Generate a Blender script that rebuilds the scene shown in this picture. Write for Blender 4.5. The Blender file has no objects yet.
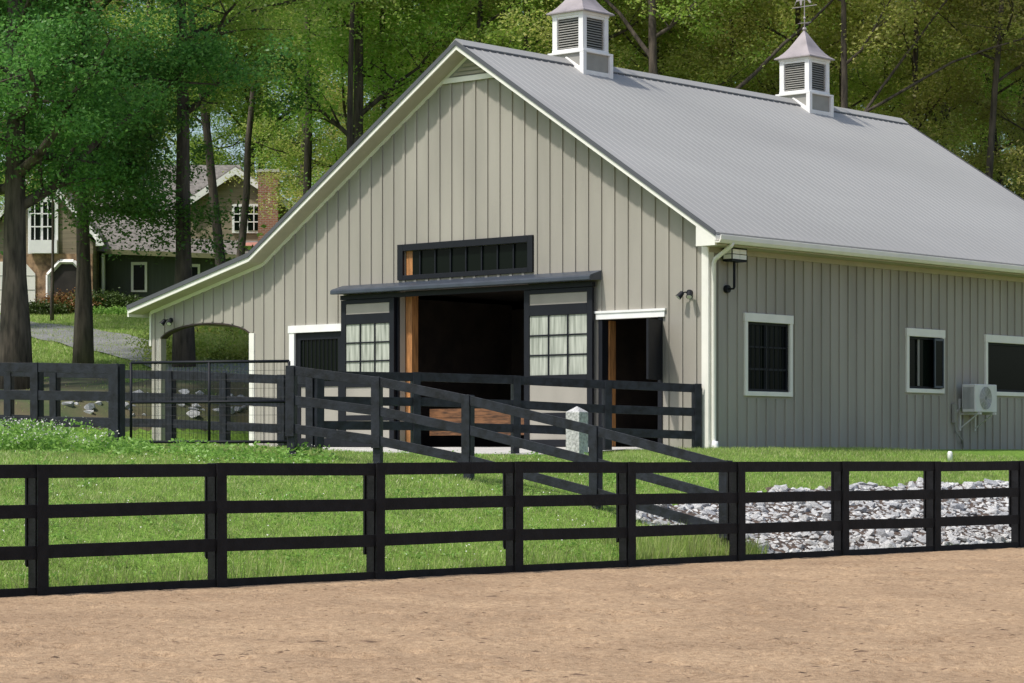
import bpy, math, random
import numpy as np
from mathutils import Vector, Matrix
random.seed(7); rng = np.random.default_rng(7)
SC = bpy.context.scene; COL = SC.collection
F = 2531.0; HY = 449.5; EYE = 1.6
PI = math.pi

# ------------------------------------------------------------------ materials
def new_mat(name):
    m = bpy.data.materials.new(name); m.use_nodes = True
    nt = m.node_tree; b = nt.nodes['Principled BSDF']
    return m, nt, b
def N(nt, t, **kw):
    n = nt.nodes.new(t)
    for k, v in kw.items(): setattr(n, k, v)
    return n
def L(nt, a, b): nt.links.new(a, b)
def paint(name, col, rough=.6, var=.12, scale=1.5, bump=.0, bscale=60, metal=0, stretch=(1,1,1), spec=.5, tint=None):
    m, nt, b = new_mat(name)
    tc = N(nt, 'ShaderNodeTexCoord'); mp = N(nt, 'ShaderNodeMapping'); mp.inputs['Scale'].default_value = stretch
    L(nt, tc.outputs['Object'], mp.inputs[0])
    no = N(nt, 'ShaderNodeTexNoise'); no.inputs['Scale'].default_value = scale; no.inputs['Detail'].default_value = 6
    L(nt, mp.outputs[0], no.inputs['Vector'])
    mx = N(nt, 'ShaderNodeMix', data_type='RGBA')
    c2 = tint if tint else tuple(c*(1-2*var) for c in col)
    mx.inputs['A'].default_value = (*c2, 1); mx.inputs['B'].default_value = (*[min(1, c*(1+var*.6)) for c in col], 1)
    cr = N(nt, 'ShaderNodeValToRGB'); cr.color_ramp.elements[0].position = .3; cr.color_ramp.elements[1].position = .62
    L(nt, no.outputs['Fac'], cr.inputs[0]); L(nt, cr.outputs[0], mx.inputs['Factor'])
    L(nt, mx.outputs['Result'], b.inputs['Base Color'])
    b.inputs['Roughness'].default_value = rough; b.inputs['Metallic'].default_value = metal
    b.inputs['Specular IOR Level'].default_value = spec
    if bump:
        n2 = N(nt, 'ShaderNodeTexNoise'); n2.inputs['Scale'].default_value = bscale; n2.inputs['Detail'].default_value = 5
        L(nt, mp.outputs[0], n2.inputs['Vector'])
        bp = N(nt, 'ShaderNodeBump'); bp.inputs['Strength'].default_value = bump; bp.inputs['Distance'].default_value = .02
        L(nt, n2.outputs['Fac'], bp.inputs['Height']); L(nt, bp.outputs[0], b.inputs['Normal'])
    return m
M = {}
M['siding'] = paint('siding_paint', (.335,.314,.268), .65, .08, 1.1, .10, 40, stretch=(1,1,.25))
M['trim'] = paint('white_trim', (.80,.785,.715), .5, .04, 2)
M['white'] = paint('white_vinyl', (.82,.82,.80), .5, .04, 3)
M['blackwood'] = paint('black_fence_paint', (.0125,.015,.022), .55, .4, 7, .25, 30, spec=.4, stretch=(1,1,1))
M['blackwood_shade'] = paint('black_fence_paint_shaded', (.0055,.0055,.0065), .65, .4, 7, .3, 30, spec=.3)  # same black fence paint, darker copy with the ring side's shade in it
M['blackmetal'] = paint('black_metal', (.006,.0075,.012), .6, .1, 4, spec=.3)
M['slate'] = paint('slate_metal', (.045,.056,.076), .42, .1, 3)
M['roof'] = paint('roof_metal', (.335,.333,.32), .6, .05, .35, spec=.3, stretch=(1,.3,1))
M['roofedge'] = paint('roof_edge_metal', (.085,.088,.098), .5, .05, 2)
M['copper'] = paint('aged_copper', (.33,.295,.30), .5, .12, 2.5)
M['cedar'] = paint('cedar_wood', (.42,.19,.065), .6, .25, 3, .2, 30, stretch=(6,6,.8))
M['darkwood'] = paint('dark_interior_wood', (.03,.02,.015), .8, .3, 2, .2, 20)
M['stable'] = paint('stall_boards', (.17,.075,.03), .7, .35, 4, .2, 30, stretch=(1,1,6))
M['concrete'] = paint('apron_concrete', (.50,.49,.46), .85, .08, 1.2, .2, 50)
M['louver'] = paint('louver_grey', (.30,.295,.265), .6, .05, 4)
M['soffit'] = paint('soffit_cream', (.42,.39,.30), .6, .04, 3)
M['granite'] = paint('granite', (.48,.48,.47), .85, .25, 22, .5, 30)
M['stone'] = paint('pale_limestone', (.52,.52,.50), .85, .25, 7, .5, 14, tint=(.24,.24,.245))
M['stone2'] = paint('grey_limestone', (.34,.35,.36), .85, .3, 6, .5, 14, tint=(.2,.2,.2))
M['bark'] = paint('bark', (.085,.068,.052), .95, .35, 3, .9, 9, stretch=(3,3,.5))
M['barklight'] = paint('pale_bark', (.15,.125,.10), .95, .35, 3, .9, 9, stretch=(3,3,.5))
M['ac'] = paint('ac_casing', (.62,.62,.60), .5, .04, 4)
M['acdark'] = paint('ac_grille', (.20,.21,.21), .5, .1, 4)
M['brickbase'] = paint('red_footing', (.20,.10,.07), .9, .2, 8)
M['fiber'] = paint('asphalt_drive', (.20,.20,.205), .9, .12, 1.0, .3, 60)
M['htan'] = paint('house_tan_siding', (.24,.20,.135), .7, .15, 2, stretch=(.4,.4,9))
M['hgreen'] = paint('house_green_siding', (.055,.065,.05), .7, .1, 2, stretch=(5,5,.3))
M['hroof'] = paint('house_shingles', (.20,.185,.175), .95, .22, 5, .5, 20, stretch=(1,1,2.5))
M['hstone'] = paint('house_stone', (.34,.22,.13), .9, .35, 4, .5, 8)
M['gut'] = paint('olive_gutter', (.15,.15,.07), .6, .1, 2)
M['porch'] = paint('porch_shade', (.03,.026,.022), .9, .2, 2)  # dark colour standing for the shade inside the porch opening
M['trans'] = paint('horse_panel', (.42,.43,.37), .55, .06, 5)
M['terra'] = paint('copper_flashing', (.42,.20,.16), .6, .15, 3)

def brick_mat():
    m, nt, b = new_mat('chimney_brick')
    tc = N(nt, 'ShaderNodeTexCoord'); bk = N(nt, 'ShaderNodeTexBrick')
    sp = N(nt,'ShaderNodeSeparateXYZ'); cb = N(nt,'ShaderNodeCombineXYZ'); ad=N(nt,'ShaderNodeMath',operation='ADD')
    L(nt, tc.outputs['Object'], sp.inputs[0]); L(nt, sp.outputs[0], ad.inputs[0]); L(nt, sp.outputs[1], ad.inputs[1])
    L(nt, ad.outputs[0], cb.inputs[0]); L(nt, sp.outputs[2], cb.inputs[1]); L(nt, cb.outputs[0], bk.inputs['Vector'])
    bk.inputs['Scale'].default_value = 1; bk.inputs['Brick Width'].default_value = .22; bk.inputs['Row Height'].default_value = .075
    bk.inputs['Mortar Size'].default_value = .01
    bk.inputs['Color1'].default_value = (.33,.12,.07,1); bk.inputs['Color2'].default_value = (.24,.09,.055,1); bk.inputs['Mortar'].default_value = (.35,.3,.26,1)
    L(nt, bk.outputs['Color'], b.inputs['Base Color']); b.inputs['Roughness'].default_value = .9
    return m
M['brick'] = brick_mat()

def glass_mat(name, tint=(.005,.008,.006), rough=.04, spec=.07):
    m, nt, b = new_mat(name)
    b.inputs['Base Color'].default_value = (*tint, 1); b.inputs['Roughness'].default_value = rough
    b.inputs['Specular IOR Level'].default_value = spec
    tc = N(nt, 'ShaderNodeTexCoord'); no = N(nt, 'ShaderNodeTexNoise'); no.inputs['Scale'].default_value = 1.3
    bp = N(nt, 'ShaderNodeBump'); bp.inputs['Strength'].default_value = .05; bp.inputs['Distance'].default_value = .02
    L(nt, tc.outputs['Object'], no.inputs['Vector']); L(nt, no.outputs['Fac'], bp.inputs['Height']); L(nt, bp.outputs[0], b.inputs['Normal'])
    return m
M['glass'] = glass_mat('window_glass')
M['doorglass'] = paint('curtained_glass', (.40,.42,.36), .3, .3, 5, stretch=(3,3,.25), tint=(.20,.22,.18))

def leaf_mat(name, cols, trans=.35, objvar=.12):
    m = bpy.data.materials.new(name); m.use_nodes = True; nt = m.node_tree
    for n in list(nt.nodes): nt.nodes.remove(n)
    out = N(nt, 'ShaderNodeOutputMaterial'); geo = N(nt, 'ShaderNodeNewGeometry'); oi = N(nt, 'ShaderNodeObjectInfo')
    cr = N(nt, 'ShaderNodeValToRGB'); e = cr.color_ramp.elements
    e[0].position = 0; e[0].color = (*cols[0], 1); e[1].position = 1; e[1].color = (*cols[-1], 1)
    for i, c in enumerate(cols[1:-1]):
        k = e.new((i+1)/(len(cols)-1)); k.color = (*c, 1)
    L(nt, geo.outputs['Random Per Island'], cr.inputs[0])
    hsv = N(nt, 'ShaderNodeHueSaturation')
    mr = N(nt, 'ShaderNodeMapRange'); mr.inputs['To Min'].default_value = 1-objvar*2; mr.inputs['To Max'].default_value = 1+objvar*2
    mh = N(nt, 'ShaderNodeMapRange'); mh.inputs['To Min'].default_value = .5-objvar*.12; mh.inputs['To Max'].default_value = .5+objvar*.12
    L(nt, oi.outputs['Random'], mr.inputs[0]); L(nt, oi.outputs['Random'], mh.inputs[0])
    L(nt, cr.outputs[0], hsv.inputs['Color']); L(nt, mr.outputs[0], hsv.inputs['Value']); L(nt, mh.outputs[0], hsv.inputs['Hue'])
    d = N(nt, 'ShaderNodeBsdfDiffuse'); t = N(nt, 'ShaderNodeBsdfTranslucent'); g = N(nt, 'ShaderNodeBsdfGlossy'); g.inputs['Roughness'].default_value = .45
    L(nt, hsv.outputs[0], d.inputs[0]); L(nt, hsv.outputs[0], t.inputs[0]); g.inputs[0].default_value = (.5,.5,.5,1)
    m1 = N(nt, 'ShaderNodeMixShader'); m1.inputs[0].default_value = trans
    m2 = N(nt, 'ShaderNodeMixShader'); m2.inputs[0].default_value = .04
    L(nt, d.outputs[0], m1.inputs[1]); L(nt, t.outputs[0], m1.inputs[2]); L(nt, m1.outputs[0], m2.inputs[1]); L(nt, g.outputs[0], m2.inputs[2])
    L(nt, m2.outputs[0], out.inputs[0])
    return m
M['leafforest'] = leaf_mat('forest_leaves', [(.22,.36,.055),(.33,.49,.08),(.44,.58,.12),(.55,.57,.19)], .6, .12)
M['leafshaded'] = leaf_mat('maple_leaves_shaded', [(.08,.20,.045),(.12,.28,.055),(.19,.36,.08)], .5, .10)  # maple leaves coloured darker to carry the shadow on these crowns
M['leafyellow'] = leaf_mat('young_oak_leaves', [(.36,.42,.09),(.49,.53,.13),(.60,.56,.22)], .6, .16)
M['leafrust2'] = leaf_mat('bronze_leaves', [(.12,.20,.05),(.22,.17,.07),(.30,.19,.09)], .4)
M['leafshrub'] = leaf_mat('shrub_leaves', [(.05,.09,.02),(.08,.13,.03)], .25)
M['leafrust'] = leaf_mat('rust_shrub_leaves', [(.30,.12,.05),(.36,.22,.07),(.16,.14,.04)], .25)
M['blade'] = leaf_mat('grass_blades', [(.26,.41,.07),(.36,.51,.10),(.45,.56,.15),(.55,.54,.26)], .45, .0)
nt = M['blade'].node_tree
hs_ = [n for n in nt.nodes if n.type == 'HUE_SAT'][0]; lk = hs_.inputs['Value'].links[0]; nt.links.remove(lk)
ge_ = [n for n in nt.nodes if n.type == 'NEW_GEOMETRY'][0]
nz_ = N(nt, 'ShaderNodeTexNoise'); nz_.inputs['Scale'].default_value = 1.6; nz_.inputs['Detail'].default_value = 6; nz_.inputs['Roughness'].default_value = .7
L(nt, ge_.outputs['Position'], nz_.inputs['Vector']); mr_ = N(nt, 'ShaderNodeMapRange'); mr_.inputs['From Min'].default_value = .3; mr_.inputs['From Max'].default_value = .7; mr_.inputs['To Min'].default_value = .62; mr_.inputs['To Max'].default_value = 1.2
L(nt, nz_.outputs['Fac'], mr_.inputs[0]); L(nt, mr_.outputs[0], hs_.inputs['Value']); hs_.inputs['Saturation'].default_value = .95
M['weedleaf'] = leaf_mat('weed_leaves', [(.20,.38,.07),(.30,.50,.11)], .45, .0)
M['petal'] = leaf_mat('white_petals', [(.75,.75,.68),(.65,.65,.55)], .2, .0)

def ground_mat():
    m, nt, b = new_mat('turf')
    tc = N(nt, 'ShaderNodeTexCoord')
    n1 = N(nt, 'ShaderNodeTexNoise'); n1.inputs['Scale'].default_value = .35; n1.inputs['Detail'].default_value = 8; n1.inputs['Roughness'].default_value = .65
    n2 = N(nt, 'ShaderNodeTexNoise'); n2.inputs['Scale'].default_value = 9; n2.inputs['Detail'].default_value = 6; n2.inputs['Roughness'].default_value = .7
    for n in (n1, n2): L(nt, tc.outputs['Object'], n.inputs['Vector'])
    mx = N(nt, 'ShaderNodeMix', data_type='RGBA'); mx.inputs['A'].default_value = (.12,.24,.035,1); mx.inputs['B'].default_value = (.23,.36,.07,1)
    L(nt, n1.outputs['Fac'], mx.inputs['Factor'])
    cr = N(nt, 'ShaderNodeValToRGB'); cr.color_ramp.elements[0].position = .35; cr.color_ramp.elements[1].position = .65
    cr.color_ramp.elements[0].color = (.6,.6,.6,1); cr.color_ramp.elements[1].color = (1.15,1.15,1.1,1)
    L(nt, n2.outputs['Fac'], cr.inputs[0])
    mu = N(nt, 'ShaderNodeMix', data_type='RGBA', blend_type='MULTIPLY'); mu.inputs['Factor'].default_value = 1
    L(nt, mx.outputs['Result'], mu.inputs['A']); L(nt, cr.outputs[0], mu.inputs['B'])
    L(nt, mu.outputs['Result'], b.inputs['Base Color']); b.inputs['Roughness'].default_value = .95; b.inputs['Specular IOR Level'].default_value = .1
    bp = N(nt, 'ShaderNodeBump'); bp.inputs['Strength'].default_value = .8; bp.inputs['Distance'].default_value = .06
    L(nt, n2.outputs['Fac'], bp.inputs['Height']); L(nt, bp.outputs[0], b.inputs['Normal'])
    return m
M['turf'] = ground_mat()
def sand_mat():
    m, nt, b = new_mat('arena_sand')
    tc = N(nt, 'ShaderNodeTexCoord')
    n1 = N(nt, 'ShaderNodeTexNoise'); n1.inputs['Scale'].default_value = .6; n1.inputs['Detail'].default_value = 8
    n2 = N(nt, 'ShaderNodeTexNoise'); n2.inputs['Scale'].default_value = 14; n2.inputs['Detail'].default_value = 8; n2.inputs['Roughness'].default_value = .75
    n3 = N(nt, 'ShaderNodeTexNoise'); n3.inputs['Scale'].default_value = 45; n3.inputs['Detail'].default_value = 4
    for n in (n1, n2, n3): L(nt, tc.outputs['Object'], n.inputs['Vector'])
    mx = N(nt, 'ShaderNodeMix', data_type='RGBA'); mx.inputs['A'].default_value = (.36,.25,.155,1); mx.inputs['B'].default_value = (.455,.322,.20,1)
    cr0 = N(nt, 'ShaderNodeValToRGB'); cr0.color_ramp.elements[0].position=.35; cr0.color_ramp.elements[1].position=.65
    L(nt, n1.outputs['Fac'], cr0.inputs[0]); L(nt, cr0.outputs[0], mx.inputs['Factor'])
    cr = N(nt, 'ShaderNodeValToRGB'); cr.color_ramp.elements[0].position = .33; cr.color_ramp.elements[1].position = .58
    cr.color_ramp.elements[0].color = (.54,.50,.46,1); cr.color_ramp.elements[1].color = (1.05,1.05,1.05,1)
    L(nt, n2.outputs['Fac'], cr.inputs[0])
    mu = N(nt, 'ShaderNodeMix', data_type='RGBA', blend_type='MULTIPLY'); mu.inputs['Factor'].default_value = 1
    L(nt, mx.outputs['Result'], mu.inputs['A']); L(nt, cr.outputs[0], mu.inputs['B'])
    L(nt, mu.outputs['Result'], b.inputs['Base Color']); b.inputs['Roughness'].default_value = .95; b.inputs['Specular IOR Level'].default_value = .15
    bp = N(nt, 'ShaderNodeBump'); bp.inputs['Strength'].default_value = .7; bp.inputs['Distance'].default_value = .03
    L(nt, n3.outputs['Fac'], bp.inputs['Height']); L(nt, bp.outputs[0], b.inputs['Normal'])
    return m
M['sand'] = sand_mat()

# ------------------------------------------------------------------ mesh helpers
class MB:
    def __init__(s): s.v = []; s.f = []
    def add(s, vs, fs):
        k = len(s.v); s.v += [tuple(v) for v in vs]; s.f += [tuple(i+k for i in f) for f in fs]; return s
    def box(s, x0, x1, y0, y1, z0, z1):
        return s.add([(x0,y0,z0),(x1,y0,z0),(x1,y1,z0),(x0,y1,z0),(x0,y0,z1),(x1,y0,z1),(x1,y1,z1),(x0,y1,z1)],
              [(0,3,2,1),(4,5,6,7),(0,1,5,4),(1,2,6,5),(2,3,7,6),(3,0,4,7)])
    def prism_y(s, poly, y0, y1):          # poly in (x,z), counter-clockwise seen from -y
        n = len(poly)
        vs = [(x,y0,z) for x,z in poly]+[(x,y1,z) for x,z in poly]
        fs = [tuple(range(n)), tuple(range(2*n-1, n-1, -1))]+[(i, i+n, (i+1)%n+n, (i+1)%n) for i in range(n)]
        return s.add(vs, fs)
    def prism_x(s, poly, x0, x1):          # poly in (y,z)
        n = len(poly)
        vs = [(x0,y,z) for y,z in poly]+[(x1,y,z) for y,z in poly]
        fs = [tuple(range(n-1,-1,-1)), tuple(range(n, 2*n))]+[(i, (i+1)%n, (i+1)%n+n, i+n) for i in range(n)]
        return s.add(vs, fs)
    def beam(s, a, b, w, h, up=(0,0,1), side=None):   # rectangular bar from a to b (centre line), w horizontally, h vertically
        a = Vector(a); b = Vector(b); d = (b-a).normalized(); sd = d.cross(Vector(up)).normalized()*w/2; u = Vector(up).normalized()*h/2
        vs = [a-sd-u, a+sd-u, a+sd+u, a-sd+u, b-sd-u, b+sd-u, b+sd+u, b-sd+u]
        return s.add(vs, [(3,2,1,0),(4,5,6,7),(0,1,5,4),(1,2,6,5),(2,3,7,6),(3,0,4,7)])
    def tube(s, pts, rad, n=8, cap=True):
        pts = [Vector(p) for p in pts]
        if not hasattr(rad, '__len__'): rad = [rad]*len(pts)
        ref = Vector((.13,.97,.2)).normalized(); vs = []; fs = []
        for i, p in enumerate(pts):
            d = (pts[min(i+1, len(pts)-1)]-pts[max(i-1, 0)]).normalized()
            r = ref if abs(d.dot(ref)) < .9 else Vector((1,0,0))
            a = d.cross(r).normalized(); b = d.cross(a)
            for k in range(n):
                t = 2*PI*k/n; vs.append(p+(a*math.cos(t)+b*math.sin(t))*rad[i])
        for i in range(len(pts)-1):
            for k in range(n):
                fs.append((i*n+k, i*n+(k+1)%n, (i+1)*n+(k+1)%n, (i+1)*n+k))
        if cap: fs.append(tuple(range(n-1,-1,-1))); fs.append(tuple(range((len(pts)-1)*n, len(pts)*n)))
        return s.add(vs, fs)
    def build(s, name, m, parent=None, smooth=False, bevel=0, loc=None):
        me = bpy.data.meshes.new(name); me.from_pydata([tuple(v) for v in s.v], [], s.f)
        me.materials.append(m if not isinstance(m, str) else M[m])
        if smooth:
            for p in me.polygons: p.use_smooth = True
        me.update()
        o = bpy.data.objects.new(name, me); COL.objects.link(o)
        if parent: o.parent = parent
        if loc: o.location = loc
        if bevel:
            bv = o.modifiers.new('bevel', 'BEVEL'); bv.width = bevel; bv.segments = 2; bv.limit_method = 'ANGLE'
        return o
def tag(o, label=None, cat=None, group=None, kind=None):
    if label: o['label'] = label
    if cat: o['category'] = cat
    if group: o['group'] = group
    if kind: o['kind'] = kind
    return o
def empty(name, loc=(0,0,0), rz=0, label=None, cat=None, group=None):
    o = bpy.data.objects.new(name, None); COL.objects.link(o); o.location = loc; o.rotation_euler = (0,0,rz)
    o.empty_display_size = .3
    return tag(o, label, cat, group)
def copy_tree(o, parent=None):
    c = o.copy(); COL.objects.link(c); c.parent = parent
    for ch in [q for q in bpy.data.objects if q.parent == o]: copy_tree(ch, c)
    return c
def quad_mesh(name, V, m, nper=4, parent=None, smooth=False):       # V: (n, nper, 3) numpy, every row one face
    n = V.shape[0]; me = bpy.data.meshes.new(name)
    me.vertices.add(n*nper); me.vertices.foreach_set('co', V.reshape(-1).astype(np.float32))
    me.loops.add(n*nper); me.loops.foreach_set('vertex_index', np.arange(n*nper, dtype=np.int32))
    me.polygons.add(n); me.polygons.foreach_set('loop_start', np.arange(0, n*nper, nper, dtype=np.int32))
    me.materials.append(M[m]); me.update(calc_edges=True); me.validate()
    return me
def PX(px, Z): return (px-512)/F*Z
def PZ(py, Z): return EYE+(HY-py)*Z/F

# ------------------------------------------------------------------ terrain
P0 = (-5.24, 27.8); TD = (.702, .712)
C0 = (3.756, 48.5); BA = math.atan2(-.6625, .749)
ca, sa = math.cos(BA), math.sin(BA)
PAD = 1.60
def tn(X, Y):
    dx = X-P0[0]; dy = Y-P0[1]
    return dx*TD[0]+dy*TD[1], -dx*TD[1]+dy*TD[0]
def from_tn(t, n): return P0[0]+t*TD[0]-n*TD[1], P0[1]+t*TD[1]+n*TD[0]
def barn_local(X, Y):
    dx = X-C0[0]; dy = Y-C0[1]; return dx*ca+dy*sa, -dx*sa+dy*ca
def barn_world(x, y, z=0): return (C0[0]+x*ca-y*sa, C0[1]+x*sa+y*ca, PAD+z)
def sst(x, a, b):
    t = np.clip((x-a)/(b-a), 0, 1); return t*t*(3-2*t)
def terr(X, Y):
    X = np.asarray(X, float); Y = np.asarray(Y, float)
    t, n = tn(X, Y)
    zl = np.interp(n, [-1,0,.3,2.7,5,7.7,12.7,20], [-.15,-.03,.08,.72,1.13,1.47,1.72,1.8])
    zr = np.interp(n, [-1,0,.3,2.8,6,8], [-.15,-.03,.1,.95,1.42,1.56])
    w = sst(t, 12, 17); z = zl*(1-w)+zr*w
    hill = np.interp(Y, [46,52,60,72,85,105,130,200,400], [0,.3,1.1,2.5,3.8,5.7,8,14,26])
    bx, by = barn_local(X, Y)
    z = z+hill*(1-sst(bx, -8, -2)*(1-sst(by, 17, 28)))
    dx = np.maximum(np.maximum((-16.4-bx)*1.7, (bx-.4)*3), 0); dy = np.maximum(np.maximum(-3.9-by, by-17), 0)
    d = np.hypot(dx, dy); wb = sst(d, .3, 6)
    slope = np.interp(by, [-4,-.2], [-.15,0])
    z = (PAD+slope)*(1-wb)+z*wb
    z = np.where(n < .3, np.interp(n, [-1,0,.3], [-.15,-.03,.08]), z)
    z = z+.03*np.sin(X*1.7+Y*.6)*np.sin(Y*1.3)*sst(n, .5, 3)*sst(d, 2, 5)
    return z
def rock_top(t): return np.interp(t, [12.2,13.5,16,27], [2.25,2.6,2.75,2.95])+.10*np.sin(t*3.1)+.06*np.sin(t*7.7)
def tz(X, Y): return float(terr(X, Y))
def hit(px, py, z0=12, z1=200):
    Z = z0
    while Z < z1:
        if tz(PX(px, Z), Z) >= PZ(py, Z): return Z
        Z += .25
    return z1
def grid_mesh(name, us, vs, fn, m, kind='structure'):
    U, V = np.meshgrid(us, vs); X, Y, Zz = fn(U, V)
    nu, nv = len(us), len(vs); me = bpy.data.meshes.new(name)
    me.vertices.add(nu*nv); me.vertices.foreach_set('co', np.stack([X, Y, Zz], -1).reshape(-1).astype(np.float32))
    i = np.arange((nv-1)*(nu-1)); r = i//(nu-1); c = i%(nu-1); a = r*nu+c
    q = np.stack([a, a+1, a+nu+1, a+nu], -1).astype(np.int32).reshape(-1)
    me.loops.add(len(q)); me.loops.foreach_set('vertex_index', q)
    me.polygons.add(len(i)); me.polygons.foreach_set('loop_start', np.arange(0, len(q), 4, dtype=np.int32))
    me.polygons.foreach_set('use_smooth', np.ones(len(i), dtype=bool))
    me.materials.append(M[m]); me.update(calc_edges=True); me.validate()
    o = bpy.data.objects.new(name, me); COL.objects.link(o); o['kind'] = kind
    return o
us = np.concatenate([np.linspace(-400,-40,37)[:-1], np.linspace(-40,40,201)[:-1], np.linspace(40,400,37)])
vs = np.concatenate([np.linspace(-60,20,17)[:-1], np.linspace(20,75,221)[:-1], np.linspace(75,130,56)[:-1], np.linspace(130,700,58)])
grid_mesh('ground', us, vs, lambda X, Y: (X, Y, terr(X, Y)), 'turf')

def vnoise(X, Y, seed):
    r = np.random.default_rng(seed); T = r.random((256, 256))
    xi = np.floor(X).astype(int); yi = np.floor(Y).astype(int); fx = X-xi; fy = Y-yi
    fx = fx*fx*(3-2*fx); fy = fy*fy*(3-2*fy)
    g = lambda a, b: T[a % 256, b % 256]
    return (g(xi,yi)*(1-fx)+g(xi+1,yi)*fx)*(1-fy)+(g(xi,yi+1)*(1-fx)+g(xi+1,yi+1)*fx)*fy
def sand_fn(T_, N_):
    X = P0[0]+T_*TD[0]-N_*TD[1]; Y = P0[1]+T_*TD[1]+N_*TD[0]
    h = .035*(vnoise(X*3.1, Y*3.1, 1)-.5)+.030*(vnoise(X*8, Y*8, 2)-.5)+.03*(vnoise(X*.7, Y*.7, 3)-.5)
    pk = vnoise(X*3.3, Y*3.3, 4)*.7+vnoise(X*9, Y*9, 6)*.3; h -= .35*np.clip(pk-.70, 0, .12)
    f = sst(-N_, .0, .6); return X, Y, h*(.25+.75*f)
ts = np.concatenate([np.linspace(-60,-14,30)[:-1], np.linspace(-14,27,560)[:-1], np.linspace(27,90,30)])
ns = np.concatenate([np.linspace(-70,-21,25)[:-1], np.linspace(-21,.02,300)])
grid_mesh('riding_ring', ts, ns, sand_fn, 'sand')
# clods of footing on the ring
V = []
for k in range(650):
    Z = random.uniform(17, 38); px = random.uniform(-20, 1040); X = PX(px, Z)
    if tn(X, Z)[1] > -.25: continue
    r = random.uniform(.007, .017)*(1.8 if random.random() < .05 else 1)
    V.append((X, Z, r))
VX = np.array([q[0] for q in V]); VY = np.array([q[1] for q in V]); vt, vn = tn(VX, VY); VH = sand_fn(vt, vn)[2]
mb = MB()
for (X, Y, r), hh in zip(V, VH):
    a = random.uniform(0, PI)
    ring = [(X+math.cos(a+i*PI/3)*r*random.uniform(2,4.5), Y+math.sin(a+i*PI/3)*r, hh-.004) for i in range(6)]
    mb.add(ring+[(X, Y, hh+r*.35+.002)], [(i, (i+1)%6, 6) for i in range(6)])
M['clod'] = paint('dark_clod', (.15,.095,.06), .95, .3, 4)
tag(mb.build('dirt', 'clod'), kind='stuff')

# driveway: a strip of asphalt following the hill
dr = [(-60,312),(0,327),(40,330),(90,339),(130,348),(165,356),(200,366),(235,378)]
pts = []
for px, py in dr:
    Z = hit(px, py, 55); pts.append((PX(px, Z), Z))
mb = MB(); vs_ = []; m_ = len(pts)
dense = []
for i in range(m_-1):
    for k in range(8):
        f = k/8; dense.append((pts[i][0]*(1-f)+pts[i+1][0]*f, pts[i][1]*(1-f)+pts[i+1][1]*f))
dense.append(pts[-1])
nd = len(dense)
for _ in range(6):
    dense = [dense[0]]+[((dense[i-1][0]+dense[i][0]+dense[i+1][0])/3, (dense[i-1][1]+dense[i][1]+dense[i+1][1])/3) for i in range(1, nd-1)]+[dense[-1]]
for i in range(nd):
    a = Vector(dense[max(i-1,0)]); b = Vector(dense[min(i+1,nd-1)]); d = (b-a).normalized(); p = Vector((-d.y, d.x))
    for k in range(7):
        q = Vector(dense[i])+p*(k-3)/3*1.6
        vs_.append((q.x, q.y, tz(q.x, q.y)+.06))
mb.add(vs_, [(i*7+k, (i+1)*7+k, (i+1)*7+k+1, i*7+k+1) for i in range(nd-1) for k in range(6)])
tag(mb.build('driveway', 'fiber', smooth=True), kind='structure')
# concrete apron in front of the barn
mb = MB(); vs_ = []
xs_ = np.linspace(-12.6, -.9, 40); ys_ = np.linspace(-.12, -3.7, 10)
for x in xs_:
    for y in ys_:
        w = barn_world(x, y); vs_.append((w[0], w[1], tz(w[0], w[1])+.05))
mb.add(vs_, [(i*10+k, i*10+k+1, (i+1)*10+k+1, (i+1)*10+k) for i in range(39) for k in range(9)])
tag(mb.build('pavement', 'concrete'), kind='structure')

# ------------------------------------------------------------------ barn
barn = empty('barn', (C0[0], C0[1], PAD), BA, 'large greige board and batten horse barn with grey metal roof and two cupolas', 'barn')
RX, RZ, SL = -6.16, 8.42, .645; BX, BZ = -12.46, 8.42-.645*6.3; LX = -16.62; LSL = .245; LEN = 15.93
def roof_z(x):
    if x >= RX: return RZ-SL*(x-RX)
    if x >= BX: return RZ-SL*(RX-x)
    return BZ-LSL*(BX-x)
TH = .2
def arch_z(x):
    u = (x+14.41)/1.54; return 2.62+.40*math.sqrt(max(0, 1-.92*u*u)) - .40*math.sqrt(.08)
def wall_front(mb, y0, y1, openings, xl=-16.28, xr=0.0, arch=True):
    br = {xl, xr, RX, BX, -12.87, -15.95}
    for o in openings: br |= {o[0], o[1]}
    if arch: br |= set(np.linspace(-15.95, -12.87, 17).tolist())
    br = sorted(b for b in br if xl <= b <= xr)
    for a, b in zip(br[:-1], br[1:]):
        if b-a < 1e-4: continue
        c = (a+b)/2; zs = []
        for o in openings:
            if o[0]-1e-6 <= c <= o[1]+1e-6: zs.append((o[2], o[2], o[3], o[3]))
        if arch and -15.95 < c < -12.87: zs.append((-.1, -.1, arch_z(a), arch_z(b)))
        zs.sort(); za = zb = -.1
        for z in zs:
            if z[0] > za+1e-4: mb.prism_y([(a,za),(b,zb),(b,z[1]),(a,z[0])], y0, y1)
            za, zb = z[2], z[3]
        mb.prism_y([(a,za),(b,zb),(b,roof_z(b)-TH),(a,roof_z(a)-TH)], y0, y1)
OPEN = [(-8.2,-4.58,-.1,3.38), (-8.08,-4.56,3.66,4.22), (-11.42,-9.4,-.1,2.58), (-2.66,-1.16,-.1,2.58)]
mb = MB(); wall_front(mb, 0, .16, OPEN)
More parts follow.
